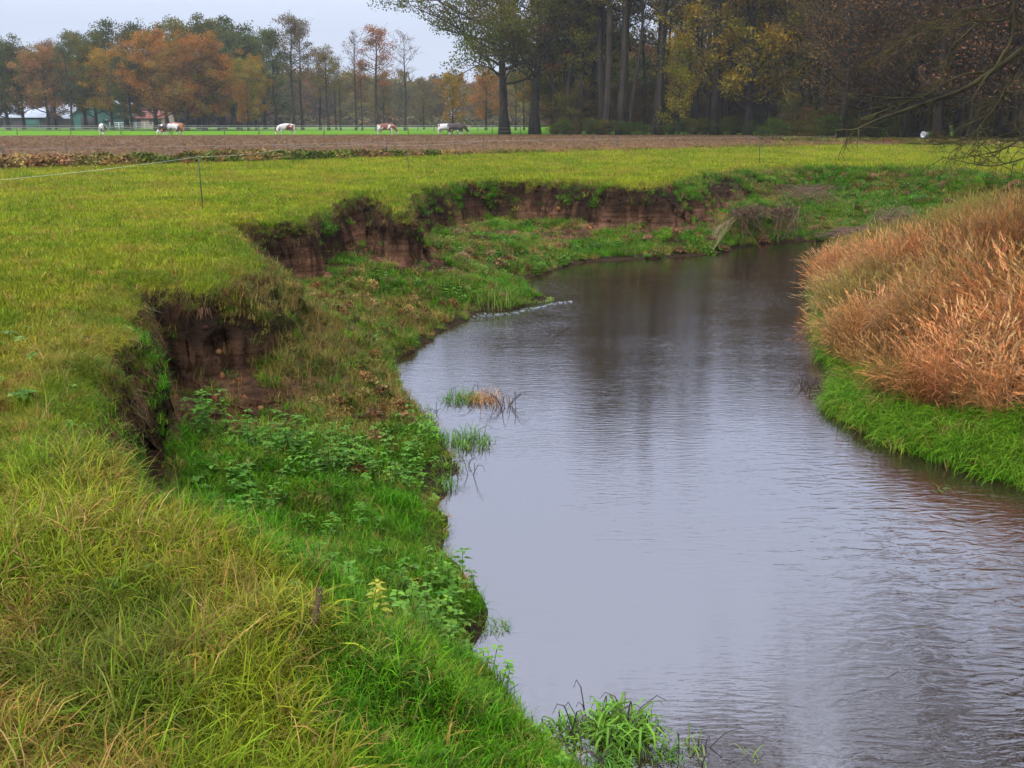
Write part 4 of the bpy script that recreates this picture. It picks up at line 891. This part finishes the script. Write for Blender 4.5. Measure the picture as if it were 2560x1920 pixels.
for px, D, rz, me_, colr, al, lab, s in [
    (257, 142.5, -1.45, cow_b, DBR, .52, 'white cow with brown ear patches facing the camera, alone at the far left', 1.0),
    (425, 142.0, math.pi+.35, cow_a, DBR, .46, 'white cow with dark brown head, grazing leftward in front of the red cow', 1.0),
    (436, 143.6, math.pi+.1, cow_b, RED, .22, 'red-brown cow with white legs behind the white-shouldered cow', 1.06),
    (716, 143.0, math.pi+.55, cow_b, BRN, .54, 'nearly white cow with a brown face grazing to the left', .98),
    (966, 142.5, -.12, cow_a, BRN, .47, 'brown and white patched cow grazing to the right, alone under the russet tree', .98),
    (1117, 143.5, -.05, cow_a, BRN, .50, 'whitish cow with faint brown patches, the left one of the two by the great oak', .98),
    (1141, 142.2, -.25, cow_b, DBR, .18, 'dark brown cow, head down, the right one of the two by the great oak', 1.0)]:
    t = empty('cow', (at(px, D), D, HM+.02), rz); s *= 1.12; t.scale = (s, s, s); b = bpy.data.objects.new('body', me_); COL.objects.link(b); b.parent = t
    if not me_.materials: me_.materials.append(M['cow'])
    b.color = (*colr, al); u = udd.copy(); COL.objects.link(u); u.parent = t; u.name = 'udder'
    tag(t, lab, 'cow', 'cows grazing behind the ploughed field')
# ------------------------------------------------------------------ farm buildings
M['roofp'] = plainmat('pale_sheet_roof', (.24, .26, .31), (.34, .36, .41), .6, .5, .2, 6); M['green'] = plainmat('green_boards', (.03, .10, .085), (.045, .13, .11), 2, .7, .2, stretch=(4, 4, .3))
M['darkwall'] = plainmat('dark_boards', (.035, .03, .035), (.06, .05, .05), 2, .8, .2, stretch=(4, 4, .3)); M['pink'] = plainmat('pale_brick', (.36, .24, .19), (.44, .30, .25), 8, .9, .2)
M['redroof'] = plainmat('red_tiles', (.16, .05, .04), (.22, .08, .06), 4, .8, .3); M['white'] = plainmat('white_paint', (.70, .70, .70), (.80, .80, .80), 3, .5, 0)
M['glass'] = plainmat('dark_window', (.02, .025, .03), (.04, .045, .05), 2, .15, 0, spec=.6)
def barn(px, D, W, Lg, eave, ridge, wall, roof, lab, gable_front, cat='barn', name='barn', rz=0.0, doors=((.0, 3.0, 2.4),), wins=()):
    t = empty(name, (at(px, D), D, HM), rz); hw, hl = W/2, Lg/2; b = MB()
    if gable_front: V = [(-hw,-hl,0),(hw,-hl,0),(hw,-hl,eave),(0,-hl,ridge),(-hw,-hl,eave),(-hw,hl,0),(hw,hl,0),(hw,hl,eave),(0,hl,ridge),(-hw,hl,eave)]
    else: V = [(-hw,-hl,0),(-hw,hl,0),(-hw,hl,eave),(-hw,0,ridge),(-hw,-hl,eave),(hw,-hl,0),(hw,hl,0),(hw,hl,eave),(hw,0,ridge),(hw,-hl,eave)]
    if gable_front: b.add(V, [(2,3,4),(7,9,8)], [(0,1,2,4),(6,5,9,7),(1,6,7,2),(5,0,4,9)])
    else: b.add(V, [(2,4,3),(7,8,9)], [(0,4,2,1),(5,6,7,9),(0,5,9,4),(1,2,7,6)])
    b.build('wall', wall, t)
    r = MB(); o_ = .5; th = .12
    for s in (-1, 1):
        if gable_front: q = [((hw+o_)*s,-hl-o_,eave-o_*(ridge-eave)/hw),(0,-hl-o_,ridge),(0,hl+o_,ridge),((hw+o_)*s,hl+o_,eave-o_*(ridge-eave)/hw)]
        else: q = [(-hw-o_,(hl+o_)*s,eave-o_*(ridge-eave)/hl),(-hw-o_,0,ridge),(hw+o_,0,ridge),(hw+o_,(hl+o_)*s,eave-o_*(ridge-eave)/hl)]
        q = np.array(q); r.add(np.vstack([q+[0, 0, .03], q+[0, 0, .03+th]]), None, [(0,1,2,3),(4,7,6,5),(0,4,5,1),(1,5,6,2),(2,6,7,3),(3,7,4,0)])
    r.build('roof', roof, t)
    for (x, w, h) in doors:
        dd = MB(); dd.box(x-w/2, x+w/2, -hl-.06, -hl-.005, .02, h); dd.build('door', M['darkwall'] if wall is not M['darkwall'] else M['green'], t)
    for (x, z, w, h) in wins:
        ww = MB(); ww.box(x-w/2, x+w/2, -hl-.05, -hl-.006, z, z+h); ww.build('window', M['glass'], t)
    return tag(t, lab, cat)
barn(88, 268, 9.5, 16, 2.7, 6.2, M['darkwall'], M['roofp'], 'low barn with pale roof behind the two trunks at the far left', False, doors=((2.0, 3.2, 2.2),), rz=.12)
barn(150, 276, 12, 14, 2.6, 6.6, M['darkwall'], M['roofp'], 'dark barn with a pale roof and white verge, second from the left', True, rz=-.2, doors=((-1.5, 3, 2.3),))
barn(268, 262, 11, 18, 3.1, 6.8, M['green'], M['roofp'], 'green boarded barn with pale gabled roof behind the cow facing the camera', True, rz=.08, doors=((-1.6, 3.4, 2.6),), wins=((2.6, 1.4, 1.6, .9),))
barn(384, 270, 8, 9, 2.6, 5.4, M['pink'], M['redroof'], 'small pale brick house with a dark red roof behind the pair of cows', False, 'house', 'farmhouse', doors=((-2, 1, 2.1),), wins=((1.2, 1.0, 1.2, 1.1), (3, 1.0, .9, 1.1)))
barn(352, 290, 7, 9, 3.6, 6.4, M['darkwall'], M['roofp'], 'pale roofed shed half hidden between barn and brick house', False, 'shed', 'shed', doors=((1, 2, 2.2),))
# paddock gate and rails by the farm
t = empty('paddock_rail', (at(330, 250), 250, HM)); tag(t, 'white post and rail paddock fence between green barn and brick house', 'fence')
for k in range(6): b = MB(); b.box(-5+2*k-.07, -5+2*k+.07, -.07, .07, -.1, 1.5); b.build('post', M['white'], t)
for z in (.5, 1.0, 1.38): b = MB(); b.box(-5.1, 5.1, -.10, -.074, z, z+.12); b.build('rail', M['white'], t)
# ------------------------------------------------------------------ fences
wire_m = plainmat('fence_wire', (.25, .24, .22), (.32, .3, .28), 5, .5, 0)
def fence_row(name, lab, posts, h, r, zz=HM, mat=None, wires=(.55, .95), wr=.012, cat='fence', sag=0):
    t = empty(name, (posts[0][0], posts[0][1], zz)); o0 = np.array([posts[0][0], posts[0][1], 0])
    for i, (x, y) in enumerate(posts):
        q = np.array([x, y, 0])-o0; lx = .04*math.sin(i*2.1); hh = h*(1+.08*math.sin(i*5))
        b = MB(); b.tube([q+[0, 0, -.3], q+[lx, 0, hh*.5], q+[lx*2, 0, hh], q+[lx*2, 0, hh+.01]], [r, r, r*.92, r*.6], 7); b.build('post', mat or M['wood'], t)
    for w in wires:
        pts = [np.array([x, y, w*(1+0)])-o0 for x, y in posts]; b = MB(); full = []
        for a_, b_ in zip(pts[:-1], pts[1:]):
            for k in range(4): full.append(a_+(b_-a_)*k/4+np.array([0, -.02, -sag*math.sin(math.pi*k/4)]))
        full.append(pts[-1]); b.tube(full, wr, 4); b.build('wire', wire_m, t)
    return tag(t, lab, cat)
PF = [(px, 147.5) for px in (-60, 43, 178, 303, 430, 562, 648, 810, 1021, 1120, 1230, 1302)]
fence_row('pasture_fence', 'thin dark fence posts and wire just behind the grazing cows', [(at(px, D), D) for px, D in PF], 1.15, .06, wires=(.5, .95))
PF = [(-40, 196), (150, 197), (330, 198), (505, 198), (700, 199), (905, 200), (1045, 200), (1085, 200), (1195, 200), (1330, 201)]
fence_row('far_fence', 'low dark rail fence along the foot of the tree row beyond the pasture', [(at(px, D), D) for px, D in PF], 1.1, .07, wires=(.35, .65, .95), wr=.03)
DP = []
for px in (-40, 142, 678, 943, 1199, 1434, 1546, 1886, 2106):
    # on the ditch line
    best = min(((abs((dx0+(dx1-dx0)*q/40)-at(px, dy0+(dy1-dy0)*q/40)), dx0+(dx1-dx0)*q/40, dy0+(dy1-dy0)*q/40) for (dx0, dy0), (dx1, dy1) in zip(DITCH[:-1], DITCH[1:]) for q in range(40)))
    DP.append((best[1], best[2]+2.0))
fence_row('ditch_fence', 'old brown wooden posts and wire along the overgrown ditch by the ploughed field', DP, .95, .032, wires=(.8,), wr=.005)
# electric fence on the meadow
t = empty('electric_fence', (*P(508, 524, HM), HM)); tag(t, 'thin white electric fence tape on rods standing on the near meadow', 'fence'); o0 = np.array(t.location)
black = plainmat('black_rod', (.03, .04, .03), (.05, .06, .04), 3, .5, 0); M['tape'] = plainmat('white_tape', (.50, .52, .46), (.60, .60, .54), 9, .6, 0)
x1, y1 = P(508, 524, HM); top1 = np.array([x1-.03, y1, HM+1.19]); x2, y2 = P(1022, 436, HM); x3, y3 = P(1898, 414, HM); 
pl = np.array([-9.3, 13.6, HM+1.05])
rods = [(x1, y1, 1.22, .012), (pl[0], pl[1], 1.1, .012), (x2, y2, .85, .012), (x3, y3, 1.15, .016), (*P(735, 420, HM), .95, .010), (*P(905, 414, HM), .95, .010)]
for x, y, h, r in rods:
    b = MB(); b.tube([np.array([x, y, HM-.2])-o0, np.array([x-.015, y, HM+h*.5])-o0, np.array([x-.03, y, HM+h])-o0], r, 6); rod = b.build('rod', black, t)
    if False: b = MB(); q = np.array([x-.03, y, HM+h-.03])-o0; b.tube([q+[0, 0, -.05], q+[0, 0, -.02], q+[0, 0, .03], q+[0, 0, .05]], [.02, .024, .018, .008], 8); b.build('insulator', M['white'], rod)
def sagline(a, b_, sag, w, n=24):
    a = np.asarray(a, float); b_ = np.asarray(b_, float); pts = [a+(b_-a)*k/n+np.array([0, 0, -sag*4*(k/n)*(1-k/n)]) for k in range(n+1)]
    m_ = MB(); m_.tube(np.array(pts)-o0, w, 5); return m_
sagline(top1, pl, .07, .0024).build('tape', M['tape'], t)
r4 = np.array([*P(735, 420, HM), HM+.93]); r5 = np.array([*P(905, 414, HM), HM+.93]); r6 = np.array([DP[4][0], DP[4][1]-.1, HM+.8])
sagline(top1, r4, .10, .0024).build('tape', M['tape'], t); sagline(r4, r5, .05, .0024).build('tape', M['tape'], t); sagline(r5, r6, .12, .0024).build('tape', M['tape'], t)
# ------------------------------------------------------------------ small white tub on a stump beside the far hedge
tx, tz = at(2312, 99, 2.4), h_at(337, 99)
t = empty('white_tub', (tx, 99, tz-.23), .5); tag(t, 'small white plastic tub on a stump before the dark wood at right', 'tub')
an = np.arange(20)/20*2*math.pi; b = MB(); prof = [(-.26, .16), (-.25, .20), (.22, .26), (.22, .29), (.26, .29), (.26, .25), (-.18, .17), (-.20, .02)]
V = [(x_, r_*math.cos(a_), .25+r_*math.sin(a_)) for x_, r_ in prof for a_ in an]; V = [(-v_[0], v_[1], v_[2]) for v_ in V]; F = [(i*20+j, (i+1)*20+j, (i+1)*20+(j+1) % 20, i*20+(j+1) % 20) for i in range(len(prof)-1) for j in range(20)]
b.add(V, [(0*20+0, j, j+1) for j in range(1, 19)], F); b.build('tub', M['white'], t, True)
b = MB(); b.tube([(0, -.27, .3), (-.36, -.2, .06), (-.42, 0, -.02), (-.36, .2, .06), (0, .27, .3)], .012, 5); b.build('handle', wire_m, t)
t2 = empty('stump', (tx, 99, HM)); b = MB(); hh = tz-.26-HM; b.tube([(0, 0, -.2), (0, 0, .12), (.02, 0, hh-.02), (.02, 0, hh)], [.34, .27, .24, .20], 10); b.build('trunk', M['bark'], t2, True)
tag(t2, 'low weathered tree stump under the small white tub', 'stump')
# ------------------------------------------------------------------ tree leaning over the water from the right bank
def side_twigs(mb, pts, r0, rg, n, L, depth=2, droop=-.1, ends=None, tone=.5, fwd=.6):
    pts = np.asarray(pts); m_ = len(pts)
    for k in range(n):
        q = rg.uniform(.15, 1.0)*(m_-1); i = min(int(q), m_-2); b = pts[i]+(pts[i+1]-pts[i])*(q-i); d = pts[i+1]-pts[i]; d = d/(np.linalg.norm(d)+1e-6)*fwd
        d = d+np.array([rg.gauss(0, .5), rg.gauss(0, .5), rg.gauss(droop, .4)]); d /= np.linalg.norm(d); l = L*rg.uniform(.4, 1.2); tw = [b.copy()]; p = b.copy()
        for s in range(5): p = p+d*l/5; d = d+np.array([rg.gauss(0, .18), rg.gauss(0, .18), rg.gauss(droop*.4, .15)]); d /= np.linalg.norm(d); tw.append(p.copy())
        mb.tube(tw, np.linspace(r0, r0*.35, 6), 4 if depth > 1 else 3, tone, False)
        if ends is not None: ends.append(p)
        if depth > 1: side_twigs(mb, tw, r0*.5, rg, max(3, n//4+1), L*.45, depth-1, droop, ends, tone, fwd)
rg = random.Random(21); bx, by = 9.9, 16.6; bz = float(terrain([bx], [by])['z'][0])
ot = empty('overhanging_tree', (bx, by, bz)); tag(ot, 'bare mossy-limbed tree with branches reaching over the river from the right edge', 'tree'); O = np.array([bx, by, bz])
w, c = grow(4242, 12.5, .30, base=.42, spread=.66, nb=38, up=.40, sub=11, leaf=.16, nleaf=44000, clump=.6, twigs=True, lean=(-.12, -.10), crook=.03)
w.build('trunk', M['barkg'], ot, True); cc_ = c.build('crown', M['leafo'], ot); cc_.color = (.17, .09, .04, 1)
def limb(pp, Ds, r0, r1, start=None, tw=18, tl=.9, dep=3, mat='barkg', droop=-.12):
    pts = ([np.array(start)] if start is not None else [])+[np.array(PD(a, b_, D)) for (a, b_), D in zip(pp, Ds)]
    # smooth
    P_ = np.array(pts); t_ = np.linspace(0, len(P_)-1, len(P_)*4); S = np.stack([np.interp(t_, range(len(P_)), P_[:, j]) for j in range(3)], 1); S[1:-1] = (S[:-2]+S[1:-1]*2+S[2:])/4
    S += np.stack([vn(t_*1.3, t_*0, 5+j)-.5 for j in range(3)], 1)*.05
    b = MB(); b.tube(S-O, np.linspace(r0, r1, len(S)), 7, .5); lo = b.build('limb', M[mat], ot, True)
    if tw: b = MB(); side_twigs(b, S-O, r1*.9+.003, rg, tw, tl, dep, droop); b.build('twig', M[mat], lo, False)
    return S
T0 = O+np.array([-.25, -.15, 3.6]); T1_ = O+np.array([-.4, -.3, 5.2])
D = np.linspace
limb([(2600,90),(2558,125),(2494,172),(2417,223),(2299,267),(2208,290),(2137,326),(2090,326)], D(16.1,13.6,8), .055, .006, T0, 16, .55, 2)
limb([(2494,175),(2413,184),(2366,209),(2312,243),(2231,270),(2147,304)], D(15.6,14.4,6), .022, .004, None, 14, .5, 2)
limb([(2538,-30),(2535,67),(2521,118),(2491,165),(2467,199),(2430,236),(2430,280),(2420,337),(2405,352)], D(15.2,14.4,9), .026, .005, T1_, 10, .4, 2)
limb([(2535,37),(2491,54),(2434,52),(2407,67),(2360,71),(2330,78)], D(15.2,14.0,6), .016, .004, None, 14, .6, 2)
limb([(2440,61),(2376,115),(2360,175),(2339,216),(2299,256)], D(15.0,14.6,5), .011, .004, None, 12, .5, 2)
limb([(2299,246),(2180,241),(2096,236),(1988,236),(1951,219)], D(14.6,12.5,5), .009, .003, None, 9, .35, 2)
limb([(2600,-30),(2480,20),(2400,30),(2330,60),(2260,120)], D(15.8,14.2,5), .018, .004, T1_, 22, .9, 3)
limb([(2590,150),(2520,210),(2480,280),(2440,330),(2400,380)], D(14.8,14.0,5), .012, .004, T0, 22, .7, 3)
limb([(2620,300),(2560,345),(2500,380),(2440,392),(2390,400)], D(15.2,14.4,5), .016, .004, T0+np.array([0, 0, -1.2]), 15, .6, 3, droop=0)
limb([(2620,360),(2560,400),(2480,420),(2420,410),(2360,395)], D(14.6,13.8,5), .014, .004, T0+np.array([0, 0, -1.6]), 14, .6, 3, droop=.05)
limb([(2620,280),(2540,330),(2470,350),(2400,352),(2340,365)], D(16.2,15.4,5), .014, .004, T0+np.array([0, 0, -1.0]), 13, .6, 3, droop=0)
for k_, (qx, qy, H_, lab_) in enumerate([(12.6, 12.2, 15, 'tree on the right bank just outside the picture, nearer than the mossy one'), (14.5, 19.5, 16, 'tree on the right bank just outside the picture, behind the mossy one'), (10.8, 9.0, 13, 'lowest tree on the right bank beside the camera, outside the picture'), (17, 15.5, 18, 'tallest tree on the right bank outside the picture, farthest from the water')]):
    plant('twiggy', qx, qy, H_, (.15, .09, .04), lab_, None, wide=1.1, z=ground_z(qx, qy))
# ------------------------------------------------------------------ washed-out roots and dry canes under the far bank
M['root'] = plainmat('dry_roots', (.045, .025, .016), (.17, .095, .05), 6, .9, .3); M['cane'] = plainmat('dry_canes', (.16, .11, .05), (.34, .25, .13), 8, .8, 0)
def bundle(name, lab, cat, n, f0, f1, r, mat, seed, sagz=.1, base=None, part='cane'):
    g_ = random.Random(seed); b0 = base; t = empty(name, b0); b = MB()
    for k in range(n):
        u, v = g_.random(), g_.random(); a, e_ = np.array(f0(u, g_)), np.array(f1(v, g_)); md = (a+e_)/2+np.array([g_.gauss(0, .08), g_.gauss(0, .08), sagz*g_.uniform(.2, 1.4)])
        s = [a*(1-q)**2+2*md*q*(1-q)+e_*q*q for q in (0, .25, .5, .75, 1)]; rr_ = r*g_.uniform(.5, 1.4); b.tube(np.array(s)-np.array(b0), np.linspace(rr_, rr_*.4, 5), 4, .5, False)
    b.build(part, mat, t); return tag(t, lab, cat)
def gp(px, py, z=0.0, s=.0, g_=None):
    x, y = P(px, py, z); return (x+(g_.gauss(0, s) if g_ else 0), y+(g_.gauss(0, s) if g_ else 0), z)
bundle('cane_heap', 'fan of pale dry canes slanting down into the water below the far bank', 'dry branches', 46, lambda u, g_: gp(1732+u*45, 618+u*14+g_.gauss(0, 4), .02), lambda v, g_: gp(1762+v*90, 585-v*52+g_.gauss(0, 6), .35+.6*v), .009, M['cane'], 1, .12, gp(1760, 620))
bundle('root_mass', 'tangled reddish roots hanging over a dark hollow right of the dry canes', 'roots', 200, lambda u, g_: gp(1825+u*95, 525+g_.gauss(0, 8), 1.1, .15, g_), lambda v, g_: gp(1815+v*110, 565+g_.gauss(0, 22), .30, .35, g_), .008, M['root'], 2, .15, gp(1860, 600), 'root')
bundle('root_mass', 'second tangle of reddish roots and dead stems, nearer the bend, right of the first hollow', 'roots', 150, lambda u, g_: gp(1915+u*85, 520+g_.gauss(0, 8), 1.1, .15, g_), lambda v, g_: gp(1925+v*75, 565+g_.gauss(0, 18), .35, .35, g_), .008, M['root'], 3, .14, gp(1960, 595), 'root')
bundle('driftwood', 'low reddish drift line of dead twigs along the water below the far bank', 'driftwood', 160, lambda u, g_: gp(2020+u*170, 588+g_.gauss(0, 6)-u*22, .16, .1, g_), lambda v, g_: gp(2040+v*170, 590+g_.gauss(0, 8)-v*30, .25, .1, g_), .012, M['root'], 4, .08, gp(2080, 598), 'twig')
bundle('dead_stems', 'brown heap of dead bramble stems high on the grassy far bank', 'dead stems', 130, lambda u, g_: gp(1960+u*130, 470+g_.gauss(0, 12), 1.35, .35, g_), lambda v, g_: gp(1950+v*140, 490+g_.gauss(0, 16), 1.15, .35, g_), .007, M['root'], 5, .08, gp(2010, 490, 1.1), 'stem')
bundle('dead_stems', 'reddish dead stems right of the drift line, where the reeds begin', 'dead stems', 160, lambda u, g_: gp(2190+u*100, 535+g_.gauss(0, 14), 1.0, .2, g_), lambda v, g_: gp(2180+v*110, 560+g_.gauss(0, 12), .7, .3, g_), .007, M['root'], 6, .08, gp(2230, 560, .5), 'stem')
# ------------------------------------------------------------------ plants standing in the river
M['stemdark'] = plainmat('wet_dark_stem', (.030, .020, .022), (.055, .04, .04), 6, .5, 0)
def fixedgrass(name, col, trans=.35): return leafmat(name, col, trans, .45)
M['wleaf'] = fixedgrass('river_leaf', (.12, .27, .035)); M['wgreen'] = fixedgrass('water_grass_green', (.085, .21, .030)); M['wtan'] = fixedgrass('water_grass_tan', (.36, .21, .09)); M['wpale'] = fixedgrass('water_grass_pale', (.15, .25, .05))
M['net'] = leafmat('nettle_leaf', (.055, .150, .018), .2, .7)
def tuft(name, px, py, lab, parts, group=None, cat='water plant', stems=0, z=0.0, srad=.2, sh=.5, seed=1):
    x, y = P(px, py, z); t = empty(name, (x, y, z)); g_ = random.Random(seed)
    for (mat, n, dx, dy, rx, l0, l1, wd, bend, lean, wind, pn) in parts:
        b = blades(g_, n, 1.0, l0, l1, wd, bend, lean, 5, wind)
        for i in range(len(b.V)):
            c_ = b.V[i][0:2].mean(0); b.V[i] = np.asarray(b.V[i])+np.array([c_[0]*(rx-1)+dx, c_[1]*(rx-1)+dy, -.02])
        b.build(pn, M[mat], t)
    if stems:
        b = MB()
        for k in range(stems):
            a = g_.uniform(0, 6.28); r = srad*math.sqrt(g_.random()); p0 = np.array([r*math.cos(a), r*math.sin(a), -.05]); d = np.array([g_.gauss(0, .5), g_.gauss(0, .4), 1.]); h = sh*g_.uniform(.4, 1.1)
            p1 = p0+d*h*.6; p2 = p1+np.array([d[0]*1.2, d[1]*1.2, .3])*h*.35; p3 = p2+np.array([d[0], d[1], -.6])*h*.25
            b.tube([p0, p1, p2, p3], [.0045, .004, .003, .002], 5, .5, False)
        b.build('stem', M['stemdark'], t)
    return tag(t, lab, cat, group)
tuft('water_grass', 1555, 1850, 'tall tuft of bent green river grass with dark curved stems, at the bottom of the picture',
     [('wleaf', 190, 0, .05, .19, .22, .56, .022, 1.5, .35, (.1, .2), 'blade'), ('wpale', 40, -.03, 0, .18, .2, .42, .009, 1.3, .5, (-.3, .3), 'pale_blade')], stems=22, srad=.36, sh=.40, seed=3)
tuft('water_grass', 1430, 1835, 'flattened green tuft lying on the water just left of the tall bent tuft', [('wleaf', 120, 0, 0, .17, .18, .38, .017, 1.9, .9, (-1.1, .5), 'blade'), ('wpale', 24, 0, 0, .14, .2, .34, .008, 1.6, .9, (-1, .4), 'pale_blade')], stems=6, srad=.2, sh=.25, seed=4)
tuft('water_grass', 1530, 1915, 'short green tuft in front of the tall bent tuft at the bottom edge', [('wgreen', 90, 0, 0, .12, .15, .3, .011, 1.2, .4, (0, 0), 'blade')], stems=5, srad=.15, sh=.25, seed=5)
tuft('water_grass', 1655, 1890, 'small arching tuft right of the tall bent tuft', [('wgreen', 45, 0, 0, .09, .16, .34, .010, 1.8, .6, (.9, .2), 'blade')], stems=5, srad=.15, sh=.26, seed=6)
tuft('water_grass', 1735, 1880, 'sparse arching blades, rightmost of the tufts at the bottom edge', [('wpale', 14, 0, 0, .08, .2, .36, .010, 1.8, .5, (-.6, .4), 'blade')], stems=5, srad=.12, sh=.30, seed=7)
tuft('water_grass', 1885, 1895, 'few pale blades poking through open water at the bottom right', [('wpale', 9, 0, 0, .08, .1, .22, .007, .6, .5, (-.3, .2), 'blade')], seed=8)
tuft('sedge_tuft', 1180, 1000, 'half green half tan sedge tuft standing in the river off the left bank', [('wgreen', 190, -.16, .02, .26, .18, .36, .010, .9, .5, (-.2, 0), 'blade'), ('wtan', 170, .14, -.03, .24, .2, .42, .009, .9, .5, (.5, .1), 'dry_blade')], stems=14, srad=.45, sh=.25, seed=9)
tuft('broken_reeds', 1262, 1015, 'few broken brown reed stems right of the half green sedge tuft', [('wtan', 16, 0, 0, .12, .2, .42, .008, .9, .3, (0, 0), 'dry_blade')], stems=16, srad=.16, sh=.42, seed=10)
tuft('water_grass', 1155, 1105, 'patch of upright green reeds below the sedge tuft', [('wgreen', 210, 0, 0, .36, .15, .34, .012, .6, .3, (.2, 0), 'blade'), ('wpale', 60, .12, -.15, .25, .12, .26, .011, .9, .4, (.4, 0), 'pale_blade')], stems=12, srad=.4, sh=.3, seed=11)
tuft('water_grass', 1125, 1175, 'thin ragged reeds against the left bank below the green reed patch', [('wpale', 70, 0, 0, .16, .15, .32, .010, .8, .4, (.3, 0), 'blade'), ('wgreen', 60, .0, -.6, .14, .15, .36, .009, .7, .3, (.1, 0), 'green_blade')], stems=16, srad=.3, sh=.35, seed=12)
tuft('water_grass', 1050, 1030, 'sparse dark stalks in shallow water left of the sedge tuft', [('wgreen', 30, 0, 0, .22, .12, .28, .008, .6, .3, (.1, 0), 'blade')], stems=18, srad=.35, sh=.22, seed=13)
tuft('pale_reeds', 1245, 772, 'pale yellow-green upright reeds at the tip of the small spit', [('wpale', 150, -.1, .1, .42, .35, .75, .014, .4, .2, (0, 0), 'blade'), ('wtan', 30, 0, .1, .4, .3, .6, .010, .4, .2, (0, 0), 'dry_blade')], stems=8, srad=.4, sh=.5, seed=14)
tuft('water_cress', 1335, 748, 'low bright green water plants at the outer end of the small spit', [('wpale', 300, -.1, 0, .52, .10, .24, .022, 1.2, .7, (0, 0), 'leaf')], seed=15)
tuft('grass_tussock', 1245, 1568, 'small grassy tussock jutting from the bank into the river', [('wgreen', 150, -.06, 0, .15, .06, .16, .006, 1.0, .5, (.4, 0), 'blade'), ('wpale', 60, 0, 0, .12, .06, .14, .005, 1., .6, (.3, 0), 'pale_blade')], cat='tussock', seed=16)
tuft('broken_reeds', 2042, 968, 'cluster of dark broken reed stubs in the water at the foot of the reed bed', [('wtan', 10, 0, 0, .3, .1, .25, .008, .3, .2, (0, 0), 'dry_blade')], stems=46, srad=.42, sh=.36, seed=17)
tuft('water_grass', 2345, 1222, 'two pale grass wisps trailing in the river below the right bank', [('wpale', 16, 0, 0, .08, .15, .3, .008, 1.0, .8, (.8, -.4), 'blade')], seed=18)
# ------------------------------------------------------------------ single plants one can pick out on the slope
def ground_z(x, y): return float(terrain([x], [y])['z'][0])
def herb(px, py, zp, n, h, leaf, rad, lab, seed, mat='net', name='nettle'):
    x, y = P(px, py, zp); z = ground_z(x, y); g_ = random.Random(seed); t = empty(name, (x, y, z)); b = MB()
    for k in range(n): nettle(b, g_, g_.gauss(0, rad), g_.gauss(0, rad), h*g_.uniform(.6, 1.1), leaf)
    b.build('foliage', M[mat], t); return tag(t, lab, 'plant', 'leafy plants on the river bank')
herb(505, 1085, .75, 9, .45, .065, .15, 'large leafy nettle clump at the foot of the bare earth', 1)
herb(690, 1125, .6, 14, .40, .060, .26, 'wide nettle clump left of the dry brown stalks, right of the largest clump', 2)
herb(585, 1235, .6, 8, .28, .06, .2, 'low nettle patch below the largest clump', 3)
herb(620, 1262, .55, 8, .30, .055, .18, 'low dark nettle patch in the middle of the lush slope', 4)
herb(840, 1310, .3, 8, .25, .055, .2, 'nettle patch halfway down to the water beside the curved shoreline', 5)
herb(1010, 1500, .3, 14, .26, .06, .28, 'broad dark nettle patch just above the water near the tussock', 6)
herb(850, 1430, .6, 6, .20, .06, .13, 'small round-leaved clump on bright grass', 7)
M['pyel'] = fixedgrass('yellowing_leaf', (.30, .33, .05))
herb(930, 1590, 1.0, 3, .26, .05, .05, 'single plant with yellowing leaves above the dry brown tuft', 8, 'pyel', 'yellow_leaved_plant')
x, y = P(776, 1585, 1.9); t = empty('dock_stalk', (x, y, ground_z(x, y))); b = MB(); b.tube([(0, 0, -.05), (.02, .02, .12), (.05, .03, .24)], [.004, .0035, .003], 5); b.build('stem', M['stemdark'], t)
b = MB(); g_ = random.Random(5)
for k in range(140):
    q = g_.uniform(.10, .25); a_ = g_.uniform(0, 6.28); rr_ = .014*g_.random()**.5; c_ = np.array([.05*q/.33+rr_*math.cos(a_), .03*q/.33+rr_*math.sin(a_), q]); b.add([c_, c_+[.006, 0, .004], c_+[0, .004, .009]], [(0, 1, 2)], None, .4)
b.build('seed_head', M['root'], t); tag(t, 'dark brown dock stalk standing on the edge of the near grass', 'plant')
# ------------------------------------------------------------------ damp air
m, nt, N, L = newmat('haze_air'); pv = N('ShaderNodeVolumePrincipled'); pv.inputs['Color'].default_value = (.93, .96, 1.0, 1); pv.inputs['Density'].default_value = HAZE; pv.inputs['Anisotropy'].default_value = .2
o = N('ShaderNodeOutputMaterial'); L(pv.outputs[0], o.inputs['Volume'])
b = MB(); b.box(-515, 515, -515, 515, -2.0, 60)
tag(b.build('haze', m), kind='stuff')
